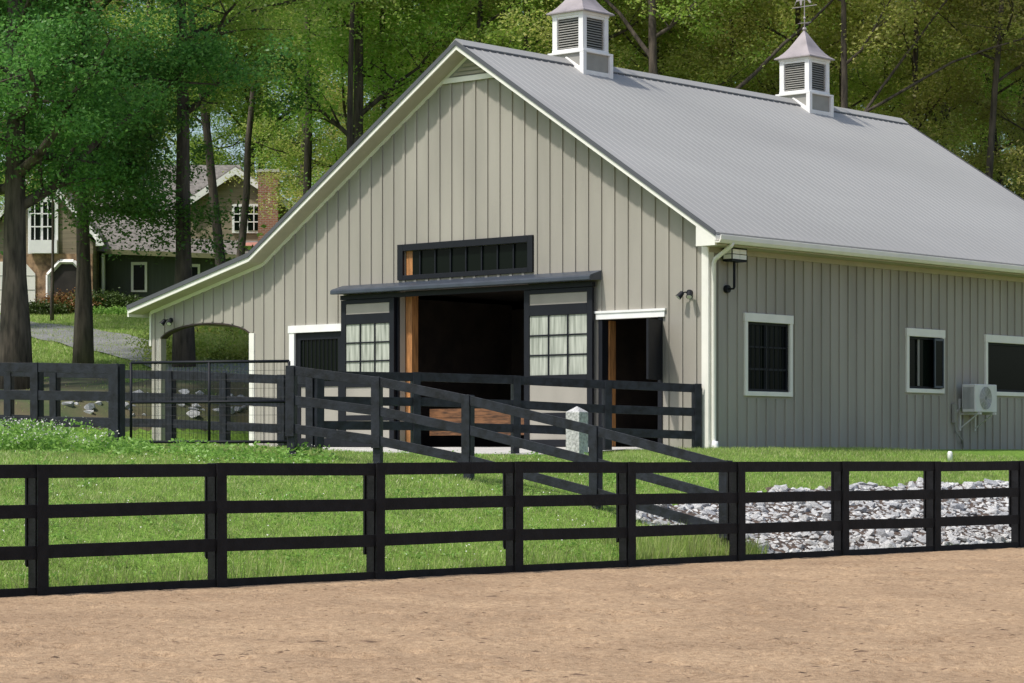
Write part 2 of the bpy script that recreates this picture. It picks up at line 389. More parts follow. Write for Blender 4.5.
# battens
def solid_spans(x, w=.03):
    spans = [(-.05, roof_z(x)-TH-.02)]
    ops = [(o[2], o[3]) for o in OPEN if o[0]-.09 < x < o[1]+.09]
    if -15.97 < x < -12.75: ops.append((-.1, max(arch_z(min(max(x-.03,-15.95),-12.87)), arch_z(min(max(x+.03,-15.95),-12.87)))+.02))
    for (a, b) in ops:
        new = []
        for (p, q) in spans:
            if b <= p or a >= q: new.append((p, q))
            else:
                if a > p: new.append((p, a))
                if b < q: new.append((b, q))
        spans = new
    return spans
x = -.30
while x > -16.2:
    for p, q in solid_spans(x):
        if q-p > .08: mb.box(x-.036, x+.036, -.026, .0, p, q)
    x -= .338
mb.build('wall', 'siding', barn)
# side wall with window openings
WINS = [(1.24,2.66,1.14,2.50), (7.02,8.33,1.3,2.41), (10.22,12.4,1.29,2.38)]
mb = MB(); ZT = roof_z(0)-TH+.02
br = sorted({0.16, LEN}|{w[0] for w in WINS}|{w[1] for w in WINS})
for a, b in zip(br[:-1], br[1:]):
    c = (a+b)/2; z0 = -.02
    for w in WINS:
        if w[0] < c < w[1]: mb.box(-.16, 0, a, b, z0, w[2]); z0 = w[3]
    mb.box(-.16, 0, a, b, z0, ZT)
y = .33
while y < LEN-.05:
    sp = [(.0, ZT-.16)]
    for w in WINS:
        if w[0]-.12 < y < w[1]+.12: sp = [(.0, w[2]-.14), (w[3]+.18, ZT-.16)]
    for p, q in sp: mb.box(0, .03, y-.036, y+.036, p, q)
    y += .318
mb.build('wall', 'siding', barn)
mb = MB()
wall_front(mb, LEN-.16, LEN, [(-8.0,-4.6,-.1,3.2)], xl=-12.7, arch=False)
mb.build('wall', 'siding', barn)
mb = MB(); mb.box(-12.86, -12.70, .16, LEN, -.1, roof_z(-12.86)-TH-.01); mb.build('wall', 'siding', barn)
MB().box(-.14, .012, .17, LEN-.01, -.12, -.024).build('foundation', 'brickbase', barn)
MB().box(-12.6, -.17, .17, LEN-.17, -.05, .04).build('floor', 'concrete', barn)
# interior lining
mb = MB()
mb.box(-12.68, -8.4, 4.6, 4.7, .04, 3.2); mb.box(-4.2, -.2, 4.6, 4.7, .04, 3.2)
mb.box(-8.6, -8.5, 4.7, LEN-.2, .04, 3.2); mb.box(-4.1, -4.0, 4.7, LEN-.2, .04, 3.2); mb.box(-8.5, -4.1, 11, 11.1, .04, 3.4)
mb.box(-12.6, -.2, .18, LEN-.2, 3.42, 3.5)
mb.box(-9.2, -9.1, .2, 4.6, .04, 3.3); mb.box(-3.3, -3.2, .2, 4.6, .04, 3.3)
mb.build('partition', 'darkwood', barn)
for x in (-8.2, -2.66):
    w_ = .19 if x < -5 else .09
    MB().box(x+.005, x+w_, .17, .36, .04, 3.36 if x < -5 else 2.56).build('jamb_post', 'cedar', barn)
mb = MB()
for i in range(3): mb.box(-7.9, -5.15, .6, .64, .3+i*.19, .3+i*.19+.185)
mb.build('stall_front', 'stable', barn)
# roof: main right slope, main left slope, lean-to slope - slabs with standing ribs
YF, YB = -.42, LEN+.40
def slope_roof(xa, xb, name='roof'):
    mb = MB(); za, zb = roof_z(xa), roof_z(xb)
    if xa == BX or xb == BX: pass
    mb.prism_y([(xa,za-.045),(xb,zb-.045),(xb,zb),(xa,za)], YF-.03, YB+.03)
    d = Vector((xb-xa, 0, zb-za)).normalized(); nrm = Vector((-d.z, 0, d.x)) 
    y = YF+.06
    while y < YB:
        pr = [(-.024,0),(-.01,.007),(.01,.007),(.024,0)]
        vs = []
        for X_, Z_ in ((xa, za), (xb, zb)):
            for (dy, h) in pr: vs.append((X_+nrm.x*h, y+dy, Z_+nrm.z*h))
        mb.add(vs, [(0,4,5,1),(1,5,6,2),(2,6,7,3),(0,1,2,3),(7,6,5,4)])
        y += .235
    return mb
slope_roof(RX, .52).build('roof', 'roof', barn)
mb = slope_roof(BX, RX)
m2 = slope_roof(LX, BX-.001); mb.add(m2.v, m2.f)
mb.build('roof', 'roof', barn)
mb = MB(); 
mb.prism_y([(RX-.2, RZ-.2*SL+.028),(RX, RZ+.03),(RX+.2, RZ-.2*SL+.028),(RX+.2, RZ-.2*SL+.045),(RX,RZ+.065),(RX-.2,RZ-.2*SL+.045)], YF-.04, YB+.04)
mb.build('ridge_cap', 'roof', barn)
for s_ in (-1, 1):
    y = YF+.18; mb = MB()
    while y < YB-.2:
        mb.box(RX+s_*.215-.012, RX+s_*.215+.012, y-.085, y+.085, RZ-.215*SL-.004, RZ-.215*SL+.03); y += .235
    mb.build('ridge_closure', 'roofedge', barn)
# rake: metal edge, white fascia, soffit
def rake(yf, sgn, names=True):
    e = MB(); w = MB(); so = MB(); fz = MB()
    for a, b in ((LX, BX), (BX, RX), (RX, .52)):
        za, zb = roof_z(a), roof_z(b)
        ya, yb = (yf-.055, yf-.032) if sgn < 0 else (yf+.032, yf+.055)
        e.prism_y([(a,za-.07),(b,zb-.07),(b,zb+.03),(a,za+.03)], ya, yb)
        ya, yb = (yf-.03, yf) if sgn < 0 else (yf, yf+.03)
        w.prism_y([(a,za-.165),(b,zb-.165),(b,zb-.05),(a,za-.05)], ya, yb)
        y0, y1 = (yf+.001, .001) if sgn < 0 else (LEN-.001, yf-.001)
        so.prism_y([(a,za-.175),(b,zb-.175),(b,zb-.16),(a,za-.16)], y0, y1)
        if sgn < 0:
            aa, bb = max(a, -16.3), min(b, 0)
            fz.prism_y([(aa,roof_z(aa)-.255),(bb,roof_z(bb)-.255),(bb,roof_z(bb)-.177),(aa,roof_z(aa)-.177)], -.035, -.002)
    e.build('rake_edge', 'roofedge', barn); w.build('rake_trim', 'trim', barn); so.build('soffit', 'soffit', barn)
    if sgn < 0: fz.build('frieze', 'trim', barn)
rake(YF, -1); rake(YB, 1)
# gable vent
mb = MB(); zv = 7.74; hw = (RZ-.235-zv)/SL
mb.prism_y([(RX-hw-.10,zv-.085),(RX+hw+.10,zv-.085),(RX+hw-.03,zv+.02),(RX-hw+.03,zv+.02)], -.07, -.037)
gv = mb.build('gable_vent', 'trim', barn)
mb = MB()
for i in range(6):
    z = zv+.05+i*.085; h_ = (RZ-.33-z)/SL-.03
    if h_ > .04: mb.add([(RX-h_,-.065,z),(RX+h_,-.065,z),(RX+h_,-.03,z+.06),(RX-h_,-.03,z+.06)], [(0,1,2,3)])
mb.build('louver', 'soffit', gv)
MB().prism_y([(RX-hw,zv),(RX+hw,zv),(RX,RZ-.24)], -.028, -.004).build('backing', 'louver', gv)
# eave soffit, gutter, downspout, corners
ze = roof_z(.52)
mb = MB(); mb.box(.001, .50, YF+.03, YB-.03, ze-.23, ze-.205); mb.box(.001,.046, .0, LEN, ze-.33, ze-.232); mb.build('soffit', 'soffit', barn)
mb = MB()
prof = [(.50,ze-.20),(.60,ze-.20),(.64,ze-.14),(.645,ze-.055),(.63,ze-.05),(.615,ze-.13),(.585,ze-.18),(.515,ze-.18),(.515,ze-.05),(.50,ze-.05)]
mb.prism_y(prof, YF-.02, YB+.02); mb.build('gutter', 'trim', barn, bevel=.004)
mb = MB(); mb.box(-16.66,-16.60, YF, YB, roof_z(LX)-.235, roof_z(LX)-.046); mb.build('fascia', 'trim', barn)
mb = MB(); mb.box(-.13,.0,-.034,-.002,-.08,roof_z(-.13)-.30); mb.box(.002,.034,-.034,.14,-.08,roof_z(0)-.5)
mb.build('corner_trim', 'trim', barn)
mb = MB(); mb.prism_y([(.05,ze-.245),(.50,ze-.245),(.50,ze-.12),(.05,roof_z(.05)-.12)], YF-.028, YF+.03); mb.build('rake_return', 'trim', barn)
mb = MB(); mb.tube([(.58,.0,ze-.17),(.55,.0,ze-.24),(.13,.06,ze-.46),(.082,.07,ze-.54),(.082,.07,.2),(.09,.07,.1),(.2,.0,.02)], .045, 10)
mb.build('downspout', 'trim', barn, smooth=True)
mb = MB(); mb.tube([(.12,.06,.0),(.12,.06,.16)], [.075,.06], 10); mb.build('downspout_boot', 'white', barn, smooth=True)
# lean-to: end board, post, beam underside, arch corner trim
MB().box(-16.33,-16.282,-.03,.2,2.42,roof_z(-16.3)-.22).build('end_board','trim',barn)
MB().box(-16.19,-16.0,.0,.19,-.1,2.6).build('porch_post','trim',barn,bevel=.008)
for i in range(3):
    y = 5+i*4.6; MB().box(-16.19,-16.0,y,y+.19,-.1,3.3).build('porch_post','trim',barn)
MB().box(-16.25,-15.97,.2,LEN,2.95,3.2).build('porch_beam','soffit',barn)
MB().box(-12.90,-12.74,-.03,-.002,-.08,2.62).build('corner_trim','trim',barn)
MB().box(-12.871,-12.862,.0,.2,-.08,2.62).build('corner_trim','trim',barn)
mb = MB(); xs = np.linspace(-15.95, -12.87, 21)
for a, b in zip(xs[:-1], xs[1:]): mb.prism_y([(a,arch_z(a)-.035),(b,arch_z(b)-.035),(b,arch_z(b)-.002),(a,arch_z(a)-.002)], -.02, .18)
mb.build('arch_trim', 'darkwood', barn)

# windows --------------------------------------------------------------
def grid_bars(mb, a0, a1, z0, z1, na, nz, w, put):
    for i in range(1, na): c = a0+(a1-a0)*i/na; put(mb, c-w/2, c+w/2, z0, z1)
    for k in range(1, nz): c = z0+(z1-z0)*k/nz; put(mb, a0, a1, c-w/2, c+w/2)
def side_window(y0, y1, z0, z1, kind):
    f = MB(); t = .09
    f.box(-.04,.045,y0-t,y0,z0-t,z1); f.box(-.04,.045,y1,y1+t,z0-t,z1)
    f.box(-.04,.052,y0-t-.015,y1+t+.015,z1,z1+.17); f.box(-.04,.05,y0,y1,z0-t,z0)
    fr = f.build('window', 'trim', barn, bevel=.006)
    s = MB(); q = .05
    s.box(-.07,-.02,y0,y0+q,z0,z1); s.box(-.07,-.02,y1-q,y1,z0,z1); s.box(-.07,-.02,y0+q,y1-q,z1-q,z1); s.box(-.07,-.02,y0+q,y1-q,z0,z0+q)
    if kind == 0:
        n = 9
        for i in range(1, n): c = y0+(y1-y0)*i/n; s.tube([(-.03,c,z0+.04),(-.03,c,z1-.04)], .009, 5)
        s.box(-.065,-.03,y0+q,y1-q,z0+.42,z0+.46); s.box(-.066,-.03,y0+.68,y0+.73,z0+q,z1-q); s.box(-.064,-.03,y0+q,y1-q,z1-.5,z1-.47)
    s.build('sash', 'blackmetal', fr)
    MB().box(-.085,-.075,y0,y1,z0,z1).build('pane', 'glass', fr)
    if kind == 1:
        b = MB(); b.box(-.06,-.028,y0+.46,y0+.50,z0+.06,z1-.06); b.build('mullion', 'louver', fr)
        # open shutter leaf at the right half with a pale edge
        l = MB(); l.box(.048,.075,y1-.36,y1-.32,z0+.02,z1-.02); l.box(.048,.075,y1-.03,y1+.02,z0+.02,z1-.02); l.box(.048,.075,y1-.32,y1-.03,z0+.02,z0+.07); l.box(.048,.075,y1-.32,y1-.03,z1-.07,z1-.02)
        l.build('shutter', 'slate', fr); MB().box(.055,.06,y1-.32,y1-.03,z0+.07,z1-.07).build('shutter_pane', 'glass', fr)
for w, k in zip(WINS, (0, 1, 2)): side_window(*w, k)
# transom
tr = MB(); tr.box(-8.24,-8.08,-.05,.02,3.6,4.36); tr.box(-4.56,-4.42,-.05,.02,3.6,4.36); tr.box(-8.08,-4.56,-.05,.02,4.22,4.36); tr.box(-8.08,-4.56,-.05,.02,3.6,3.7)
to = tr.build('transom_window', 'blackmetal', barn, bevel=.005)
mb = MB()
for i in range(1, 8): c = -8.08+3.52*i/8; mb.box(c-.016,c+.016,.02,.05,3.7,4.22)
mb.build('muntin', 'blackmetal', to)
MB().box(-8.08,-4.56,.055,.065,3.7,4.22).build('pane', 'glass', to)
MB().box(-8.06,-7.88,.051,.054,3.7,4.22).build('jamb', 'cedar', to)
# door track hood
mb = MB()
mb.prism_x([(-.02,3.56),(-.36,3.46),(-.40,3.43),(-.40,3.36),(-.36,3.35),(-.02,3.37)], -9.92, -2.62)
mb.build('door_hood', 'slate', barn, bevel=.008)
MB().box(-9.85,-2.75,-.16,-.06,3.24,3.335).build('door_track', 'blackmetal', barn)
MB().box(-8.36,-8.202,-.045,.0,-.02,3.33).build('door_casing', 'blackmetal', barn)
MB().box(-4.578,-4.47,-.045,.0,-.02,3.33).build('door_casing', 'blackmetal', barn)
# sliding doors
def sliding(x0, x1):
    y0, y1 = -.15, -.09
    f = MB(); st = .14
    f.box(x0,x0+st,y0,y1,.06,3.23); f.box(x1-st,x1,y0,y1,.06,3.23)
    for z0, z1 in ((.06,.2),(.62,.74),(1.34,1.5),(2.70,2.92),(3.14,3.23)): f.box(x0+st,x1-st,y0,y1,z0,z1)
    d = f.build('sliding_door', 'blackmetal', barn, bevel=.006)
    g = MB().box(x0+st,x1-st,y0+.025,y1-.01,1.5,2.70).build('pane', 'doorglass', d)
    m = MB(); grid_bars(m, x0+st, x1-st, 1.5, 2.7, 3, 3, .032, lambda q, a, b, c, e: q.box(a, b, y0+.004, y0+.022, c, e))
    m.build('muntin', 'blackmetal', d)
    for z0, z1 in ((2.92,3.14),(.74,1.34),(.2,.62)): MB().box(x0+st,x1-st,y0+.02,y1-.01,z0,z1).build('panel', 'siding', d)
    return d
sliding(-9.84,-8.24); sliding(-4.56,-2.76)
# man door with white casing on the left, dutch door on the right
mb = MB(); mb.box(-11.58,-11.42,-.045,-.0,-.05,2.58); mb.box(-11.6,-9.8,-.06,-.0,2.58,2.74); cs = mb.build('door_casing', 'white', barn)
mb = MB(); mb.box(-11.42,-11.28,.02,.07,.05,2.58); mb.box(-10.1,-9.98,.02,.07,.05,2.58); mb.box(-11.28,-10.1,.02,.07,2.42,2.58); mb.box(-11.28,-10.1,.02,.07,1.38,1.5); mb.box(-11.28,-10.1,.02,.07,.05,.25)
for i in range(9): mb.tube([(-11.2+i*.125,.04,1.5),(-11.2+i*.125,.04,2.42)], .01, 5)
dd = mb.build('stall_door', 'blackmetal', barn)
MB().box(-11.28,-10.1,.05,.06,1.5,2.42).build('pane', 'glass', dd)
MB().box(-11.28,-10.1,.04,.055,.25,1.38).build('panel', 'siding', dd)
MB().box(-10.0,-9.4,.0,.1,.0,2.58).build('door_filler','blackmetal',barn)
mb = MB(); mb.box(-2.75,-1.02,-.055,-.0,2.58,2.74); mb.box(-2.78,-.99,-.075,-.0,2.70,2.745)
mb.build('door_casing', 'white', barn)
mb = MB(); mb.box(-2.70,-2.60,-.03,.16,0,2.58); mb.box(-1.2,-1.1,-.03,.16,0,2.58); mb.build('door_frame','blackmetal',barn)
# half-open dutch door leaf swung outward at the right jamb
mb = MB(); hinge = Vector((-1.12,-.05)); ang = math.radians(-72); dx, dy = math.cos(ang), math.sin(ang)
def leaf(z0, z1, mat_, name):
    m = MB(); wl = .72; pts = [hinge, hinge+Vector((dx,dy))*wl]
    n = Vector((-dy,dx))*.022
    m.add([(*(pts[0]-n),z0),(*(pts[1]-n),z0),(*(pts[1]+n),z0),(*(pts[0]+n),z0),(*(pts[0]-n),z1),(*(pts[1]-n),z1),(*(pts[1]+n),z1),(*(pts[0]+n),z1)],
       [(0,3,2,1),(4,5,6,7),(0,1,5,4),(1,2,6,5),(2,3,7,6),(3,0,4,7)])
    return m.build(name, mat_, barn)
leaf(1.35, 2.52, 'blackmetal', 'dutch_door')

# cupolas --------------------------------------------------------------
def cupola(cy, vane):
    h = .40; zb = RZ-.12
    b = MB()
    # saddle base, cut to the roof slope
    hb = .455
    def saddle(m, y0, y1, x0, x1, zt, drop=.04):
        pts = [(x0,roof_z(x0)-drop),(RX,RZ-drop),(x1,roof_z(x1)-drop),(x1,zt),(x0,zt)] if x0 < RX < x1 else [(x0,roof_z(x0)-drop),(x1,roof_z(x1)-drop),(x1,zt),(x0,zt)]
        m.prism_y(pts, y0, y1)
    saddle(b, cy-hb, cy+hb, RX-hb, RX+hb, RZ+.16)
    c = b.build('cupola', 'louver', barn)
    t = MB()   # white trim: corner posts, rails, cornice
    for sx in (-1, 1):
        for sy in (-1, 1):
            cx_, cy_ = RX+sx*hb, cy+sy*hb
            saddle(t, cy_-.055, cy_+.055, min(cx_-.055,cx_+.055), max(cx_-.055,cx_+.055), RZ+.16, .05)
            cx_, cy_ = RX+sx*(h-.03), cy+sy*(h-.03); t.box(cx_-.065,cx_+.065,cy_-.065,cy_+.065,RZ+.27,RZ+1.04)
    for sy in (-1, 1):       # sloping skirt boards on gable faces
        y_ = cy+sy*(hb+.012)
        for sx in (-1, 1):
            x0, x1 = sorted((RX, RX+sx*(hb+.02)))
            t.prism_y([(x0,roof_z(x0)-.02),(x1,roof_z(x1)-.02),(x1,roof_z(x1)+.10),(x0,roof_z(x0)+.10)], y_-.02, y_+.02)
        
    for sx in (-1, 1): 
        x_ = RX+sx*(hb+.008); t.box(x_-.02,x_+.02,cy-hb,cy+hb,roof_z(x_)-.03,roof_z(x_)+.08)
    t.box(RX-.51,RX+.51,cy-.51,cy+.51,RZ+.161,RZ+.21); t.box(RX-.44,RX+.44,cy-.44,cy+.44,RZ+.211,RZ+.27)
    t.box(RX-h-.015,RX+h+.015,cy-h-.015,cy+h+.015,RZ+.94,RZ+1.0)
    t.box(RX-.45,RX+.45,cy-.45,cy+.45,RZ+1.001,RZ+1.06)
    t.build('trim', 'white', c, bevel=.006)
    MB().box(RX-h+.05,RX+h-.05,cy-h+.05,cy+h-.05,RZ+.27,RZ+.95).build('core', 'blackmetal', c)
    lv = MB(); g = h-.095
    for k in range(12):
        z = RZ+.29+k*.054
        for sy in (-1, 1): y_ = cy+sy*(h-.045); lv.prism_x([(y_,z+.03),(y_+sy*.042,z),(y_+sy*.042,z+.012),(y_,z+.042)], RX-g, RX+g)
        for sx in (-1, 1): x_ = RX+sx*(h-.045); lv.prism_y([(x_,z+.03),(x_+sx*.042,z),(x_+sx*.042,z+.012),(x_,z+.042)], cy-g, cy+g)
    lv.build('louver', 'louver', c)
    # flared pyramid roof
    r = MB(); prof = [(.53,1.055),(.53,1.08),(.45,1.13),(.36,1.22),(.27,1.34),(.18,1.49),(.10,1.63),(.025,1.76)]
    vs = []
    for (q, z) in prof: vs += [(RX-q,cy-q,RZ+z),(RX+q,cy-q,RZ+z),(RX+q,cy+q,RZ+z),(RX-q,cy+q,RZ+z)]
    fs = [(0,3,2,1), tuple(4*(len(prof)-1)+i for i in range(4))]
    for i in range(len(prof)-1):
        for k in range(4): fs.append((i*4+k, i*4+(k+1)%4, (i+1)*4+(k+1)%4, (i+1)*4+k))
    r.add(vs, fs); r.build('cupola_roof', 'copper', c)
    v = MB(); zt = RZ+1.74
    v.tube([(RX,cy,zt),(RX,cy,zt+1.15)], .012, 6)
    for z, rr in ((zt+.07,.055),(zt+.34,.035)):
        v.tube([(RX,cy,z-rr),(RX,cy,z-rr*.7),(RX,cy,z),(RX,cy,z+rr*.7),(RX,cy,z+rr)], [.01,rr*.7,rr,rr*.7,.01], 8)
    v.tube([(RX-.2,cy,zt+.22),(RX+.2,cy,zt+.22)], .006, 5); v.tube([(RX,cy-.2,zt+.22),(RX,cy+.2,zt+.22)], .006, 5)
    # running horse silhouette
    hs = [(-.30,.0),(-.24,.10),(-.14,.12),(-.12,.0),(-.08,.0),(-.07,.11),(.08,.12),(.16,.02),(.20,.04),(.13,.15),(.15,.22),(.26,.34),(.24,.38),(.14,.36),(.05,.25),(-.14,.25),(-.2,.22),(-.32,.26),(-.34,.22),(-.22,.17)]
    v.tube([(RX-.36,cy,zt+.62),(RX+.36,cy,zt+.62)], .01, 5)
    v.prism_y([(RX+a, zt+.66+b_) for a, b_ in hs], cy-.01, cy+.01)
    v.build('weathervane', 'copper', c)
cupola(3.55, True); cupola(12.04, True)

# things on the barn --------------------------------------------------------------
def flood_lamp(x, z, label):
    e = empty('flood_light', barn_world(x, -.03, z), BA, label, 'outdoor light', 'flood lights on the barn front')
    m = MB(); m.tube([(0,.03,0),(0,-.03,0)], .06, 12); m.build('base', 'blackmetal', e, smooth=False)
    for sx in (-1, 1):
        m = MB(); p = Vector((0,-.03,0)); q = Vector((sx*.10,-.13,-.02))
        m.tube([p, Vector((sx*.05,-.08,.01)), q], .014, 6)
        d = Vector((sx*.35,-.6,-.75)).normalized()
        m.tube([q-d*.05, q-d*.03, q+d*.05, q+d*.10], [.02,.045,.055,.062], 12); h = m.build('lamp_head', 'blackmetal', e)
        m = MB(); m.tube([q+d*.101, q+d*.104], .05, 12); m.build('lens', 'ac', h)
flood_lamp(-.42, 3.02, 'black twin flood light beside the right corner of the barn front')
flood_lamp(-15.55, 3.0, 'black twin flood light under the lean-to gable above the arch')
e = empty('led_light', barn_world(.03, .56, 3.10), BA, 'box floodlight on a bent black bracket under the side eave', 'outdoor light')
m = MB(); m.tube([(-.03,0,.0),(.05,0,.0)], .075, 10); m.tube([(.05,0,0),(.17,.0,0),(.19,0,.03),(.19,0,.52)], .018, 6); m.tube([(.13,.04,.02),(.13,.04,.52)], .01, 6); m.build('bracket', 'blackmetal', e)
m = MB(); m.box(.05,.28,-.2,.28,.52,.56); m.box(.05,.28,-.2,-.18,.56,.76); m.box(.05,.28,.26,.28,.56,.76); m.box(.05,.07,-.18,.26,.56,.76); m.box(.05,.28,-.2,.28,.76,.78); m.build('housing', 'blackmetal', e)
for z in (.565, .665): MB().box(.262,.287,-.19,.03,z,z+.085).build('panel', 'white', e)
for z in (.565, .665): MB().box(.262,.287,.04,.25,z,z+.085).build('panel', 'white', e)
for z in (.565,.665): MB().box(.08,.26,-.212,-.191,z,z+.085).build('panel', 'white', e)

# air conditioner condenser
e = empty('air_conditioner', barn_world(0, 9.05, .76), BA, 'pale grey air conditioner unit on a wall bracket between two side windows', 'air conditioner')
m = MB(); m.box(.16,.50,-.12,.78,.05,.66); body = m.build('casing', 'ac', e, bevel=.02)
m = MB()
for i in range(9): m.box(.2+i*.03,.212+i*.03,-.128,-.1205,.12,.6)
m.build('side_vent', 'acdark', body)
m = MB(); cy_, cz_ = .30, .36
for r in np.linspace(.05, .25, 8):
    pts = [(.508, cy_+r*math.cos(t), cz_+r*math.sin(t)) for t in np.linspace(0, 2*PI, 25)]; m.tube(pts, .005, 4, cap=False)
for t in np.linspace(0, 2*PI, 13)[:-1]: m.tube([(.509,cy_+.05*math.cos(t),cz_+.05*math.sin(t)),(.509,cy_+.25*math.cos(t),cz_+.25*math.sin(t))], .004, 4)
m.build('fan_grille', 'ac', body)
m = MB(); m.tube([(.501,cy_,cz_),(.503,cy_,cz_)], .25, 24); m.build('fan_opening', 'acdark', body)
m = MB(); 
for y in (.0, .62): m.box(.001,.04,y,y+.05,-.35,.35); m.box(.04,.55,y,y+.05,0,.045); m.beam((.03,y+.025,-.3),(.45,y+.025,.0),.03,.03)
m.build('bracket', 'ac', e)
m = MB(); m.box(.03,.1,-.32,-.22,-.18,.24); m.build('disconnect_box', 'louver', e)
m = MB(); m.tube([(.16,-.08,.15),(.1,-.2,.1),(.06,-.27,-.1),(.06,-.22,-.35),(.12,-.05,-.55),(.05,.06,-.62)], .018, 6)
m.tube([(.05,.1,-.1),(.05,.1,-.72)], .02, 6); m.build('line_set', 'louver', e, smooth=True)
# ------------------------------------------------------------------ fences
def plumb_frame(a, b):
    d = Vector((b[0]-a[0], b[1]-a[1], 0)).normalized(); return d, Vector((d.y, -d.x, 0))   # along, right-hand normal
def fence(name, label, group, posts, rails, bh, mat_, cover_side, post_down=1.5, pw=.13, cover_len=None, top_ext=.0, kick=None, ends=(True, True)):
    """posts: (X, Y, ztop); rails: list of offsets of rail top below the post top"""
    e = empty(name, (posts[0][0], posts[0][1], 0), 0, label, 'fence', group)
    o = Vector((posts[0][0], posts[0][1], 0))
    for i, (X, Y, zt) in enumerate(posts):
        a = posts[max(i-1, 0)]; b = posts[min(i+1, len(posts)-1)]
        d, n = plumb_frame(a, b); n = n*cover_side; p = Vector((X, Y, 0))-o
        g = min(tz(X, Y)-.2, zt-.3)
        m = MB(); tilt = random.uniform(-.008, .008)
        def obx(m, c, hd, hn, z0, z1):
            c = Vector(c); q = [c-d*hd-n*hn, c+d*hd-n*hn, c+d*hd+n*hn, c-d*hd+n*hn]
            tl = d*tilt
            m.add([(v.x, v.y, z0) for v in q]+[(v.x+tl.x, v.y+tl.y, z1) for v in q], [(0,3,2,1),(4,5,6,7),(0,1,5,4),(1,2,6,5),(2,3,7,6),(3,0,4,7)])
        obx(m, p, pw/2, pw/2, g, zt+top_ext)
        po = m.build('post', mat_, e, bevel=.006)
        m = MB(); cl = cover_len or 3
        obx(m, p+n*(pw/2+.03+.012), .072, .0115, max(zt-cl, g+.1), zt+top_ext+.004); m.build('cover_board', mat_, po, bevel=.003)
    for i in range(len(posts)-1):
        a, b = posts[i], posts[i+1]; d, n = plumb_frame(a, b); n = n*cover_side
        for r in rails:
            j1, j2 = random.uniform(-.007,.007), random.uniform(-.007,.007)
            A = Vector((a[0], a[1], a[2]-r-bh/2+j1))-o; B = Vector((b[0], b[1], b[2]-r-bh/2+j2))-o
            off = n*(pw/2+.015); m = MB(); m.beam(A+off+d*.004, B+off-d*.004, .028, bh); m.build('rail', mat_, e, bevel=.003)
        if kick:
            A = Vector((a[0], a[1], kick/2-.02))-o; B = Vector((b[0], b[1], kick/2-.02))-o
            off = n*(pw/2+.015); m = MB(); m.beam(A+off+d*.004, B+off-d*.004, .028, kick+.04); m.build('kick_board', mat_, e)
    return e
# ring fence along the arena
def ring_at(px):
    k = (px-512)/F   # X = k*Y on the line
    t = (k*P0[1]-P0[0])/(TD[0]-k*TD[1]); return (P0[0]+t*TD[0], P0[1]+t*TD[1])
pxs = [-182, 37, 216, 374, 513, 626, 736, 840, 932, 1017, 1094, 1165]
posts = []
for i, q in enumerate(pxs):
    X, Y = ring_at(q); posts.append((X, Y, 1.435+random.uniform(-.008,.008)-.02*min(1,max(0,(q-500)/500))))
ring = fence('board_fence', 'near black three rail board fence along the edge of the sand ring', 'black board fences', posts, (0, .44, .88), .15, 'blackwood_shade', 1, kick=.09, pw=.14)
# back strips on ring posts (nailers)
for (X, Y, zt) in posts:
    m = MB(); d = Vector((TD[0], TD[1], 0)); n = Vector((-TD[1], TD[0], 0)); p = Vector((X-posts[0][0], Y-posts[0][1], 0))+n*.088+d*-.0
    q = [p-d*.09-n*.014, p+d*.06-n*.014, p+d*.06+n*.014, p-d*.09+n*.014]
    m.add([(v.x, v.y, .32+random.uniform(-.03,.03)) for v in q]+[(v.x, v.y, zt-.02) for v in q], [(0,3,2,1),(4,5,6,7),(0,1,5,4),(1,2,6,5),(2,3,7,6),(3,0,4,7)])
    m.build('nailer_board', 'blackwood_shade', ring)
def P(px, Z, py): return (PX(px, Z), Z, PZ(py, Z))
ramp = [P(292,40.6,366), P(378,40.2,377), P(469,39.6,395), P(597,38.2,426), P(727,36.9,460.5)]
fence('board_fence', 'black three rail board fence sloping down from the gate to the sand ring', 'black board fences', ramp, (0, .465, .93), .15, 'blackwood', 1, cover_len=1.13)
porch = [P(318,45.6,371), P(415,46.5,372.5), P(515,47.2,376), P(606,47.9,380.5), P(696,48.55,384)]
fence('board_fence', 'black three rail board fence standing close to the barn doors', 'black board fences', porch, (0, .46, .90), .16, 'blackwood', 1, cover_len=1.35)
rear = [P(-75,49,368), P(10,48.6,368), P(56,48.2,369), P(115,47.6,370), P(172,47,371), P(226,46.5,373), P(284,45.9,375), P(312,45.7,376)]
fence('board_fence', 'black three rail board fence running behind the wire mesh gate', 'black board fences', rear, (0, .42, .90), .16, 'blackwood', 1)
left = [P(-110,43.5,362), P(38,42.6,363), P(119,41.8,364)]
fence('board_fence', 'black three rail board fence at left ending at the gate post', 'black board fences', left, (0, .46, .90), .16, 'blackwood', 1, cover_len=1.3, pw=.15)
# wire mesh gate
ga = Vector(P(131,41.6,362)); gb = Vector(P(289,40.8,362)); g = empty('mesh_gate', (ga.x, ga.y, 0), 0, 'black tube farm gate filled with wire mesh', 'gate')
o = Vector((ga.x, ga.y, 0)); A = ga-o; B = gb-o; m = MB(); zt = (ga.z+gb.z)/2; zb = zt-1.3; zm = zt-.65
for z in (zt, zm, zb): m.tube([(A.x,A.y,z),(B.x,B.y,z)], .025, 8)
for f in (0, .5, 1): q = A.lerp(B, f); m.tube([(q.x,q.y,zb),(q.x,q.y,zt)], .024, 8)
m.build('gate_frame', 'blackmetal', g, smooth=True)
m = MB(); n_ = 40
for i in range(1, n_): q = A.lerp(B, i/n_); m.tube([(q.x,q.y,zb),(q.x,q.y,zt)], .0028, 4)
for k in range(1, 9): z = zb+1.3*k/9; m.tube([(A.x,A.y,z),(B.x,B.y,z)], .0028, 4)
m.build('wire_mesh', 'blackmetal', g)

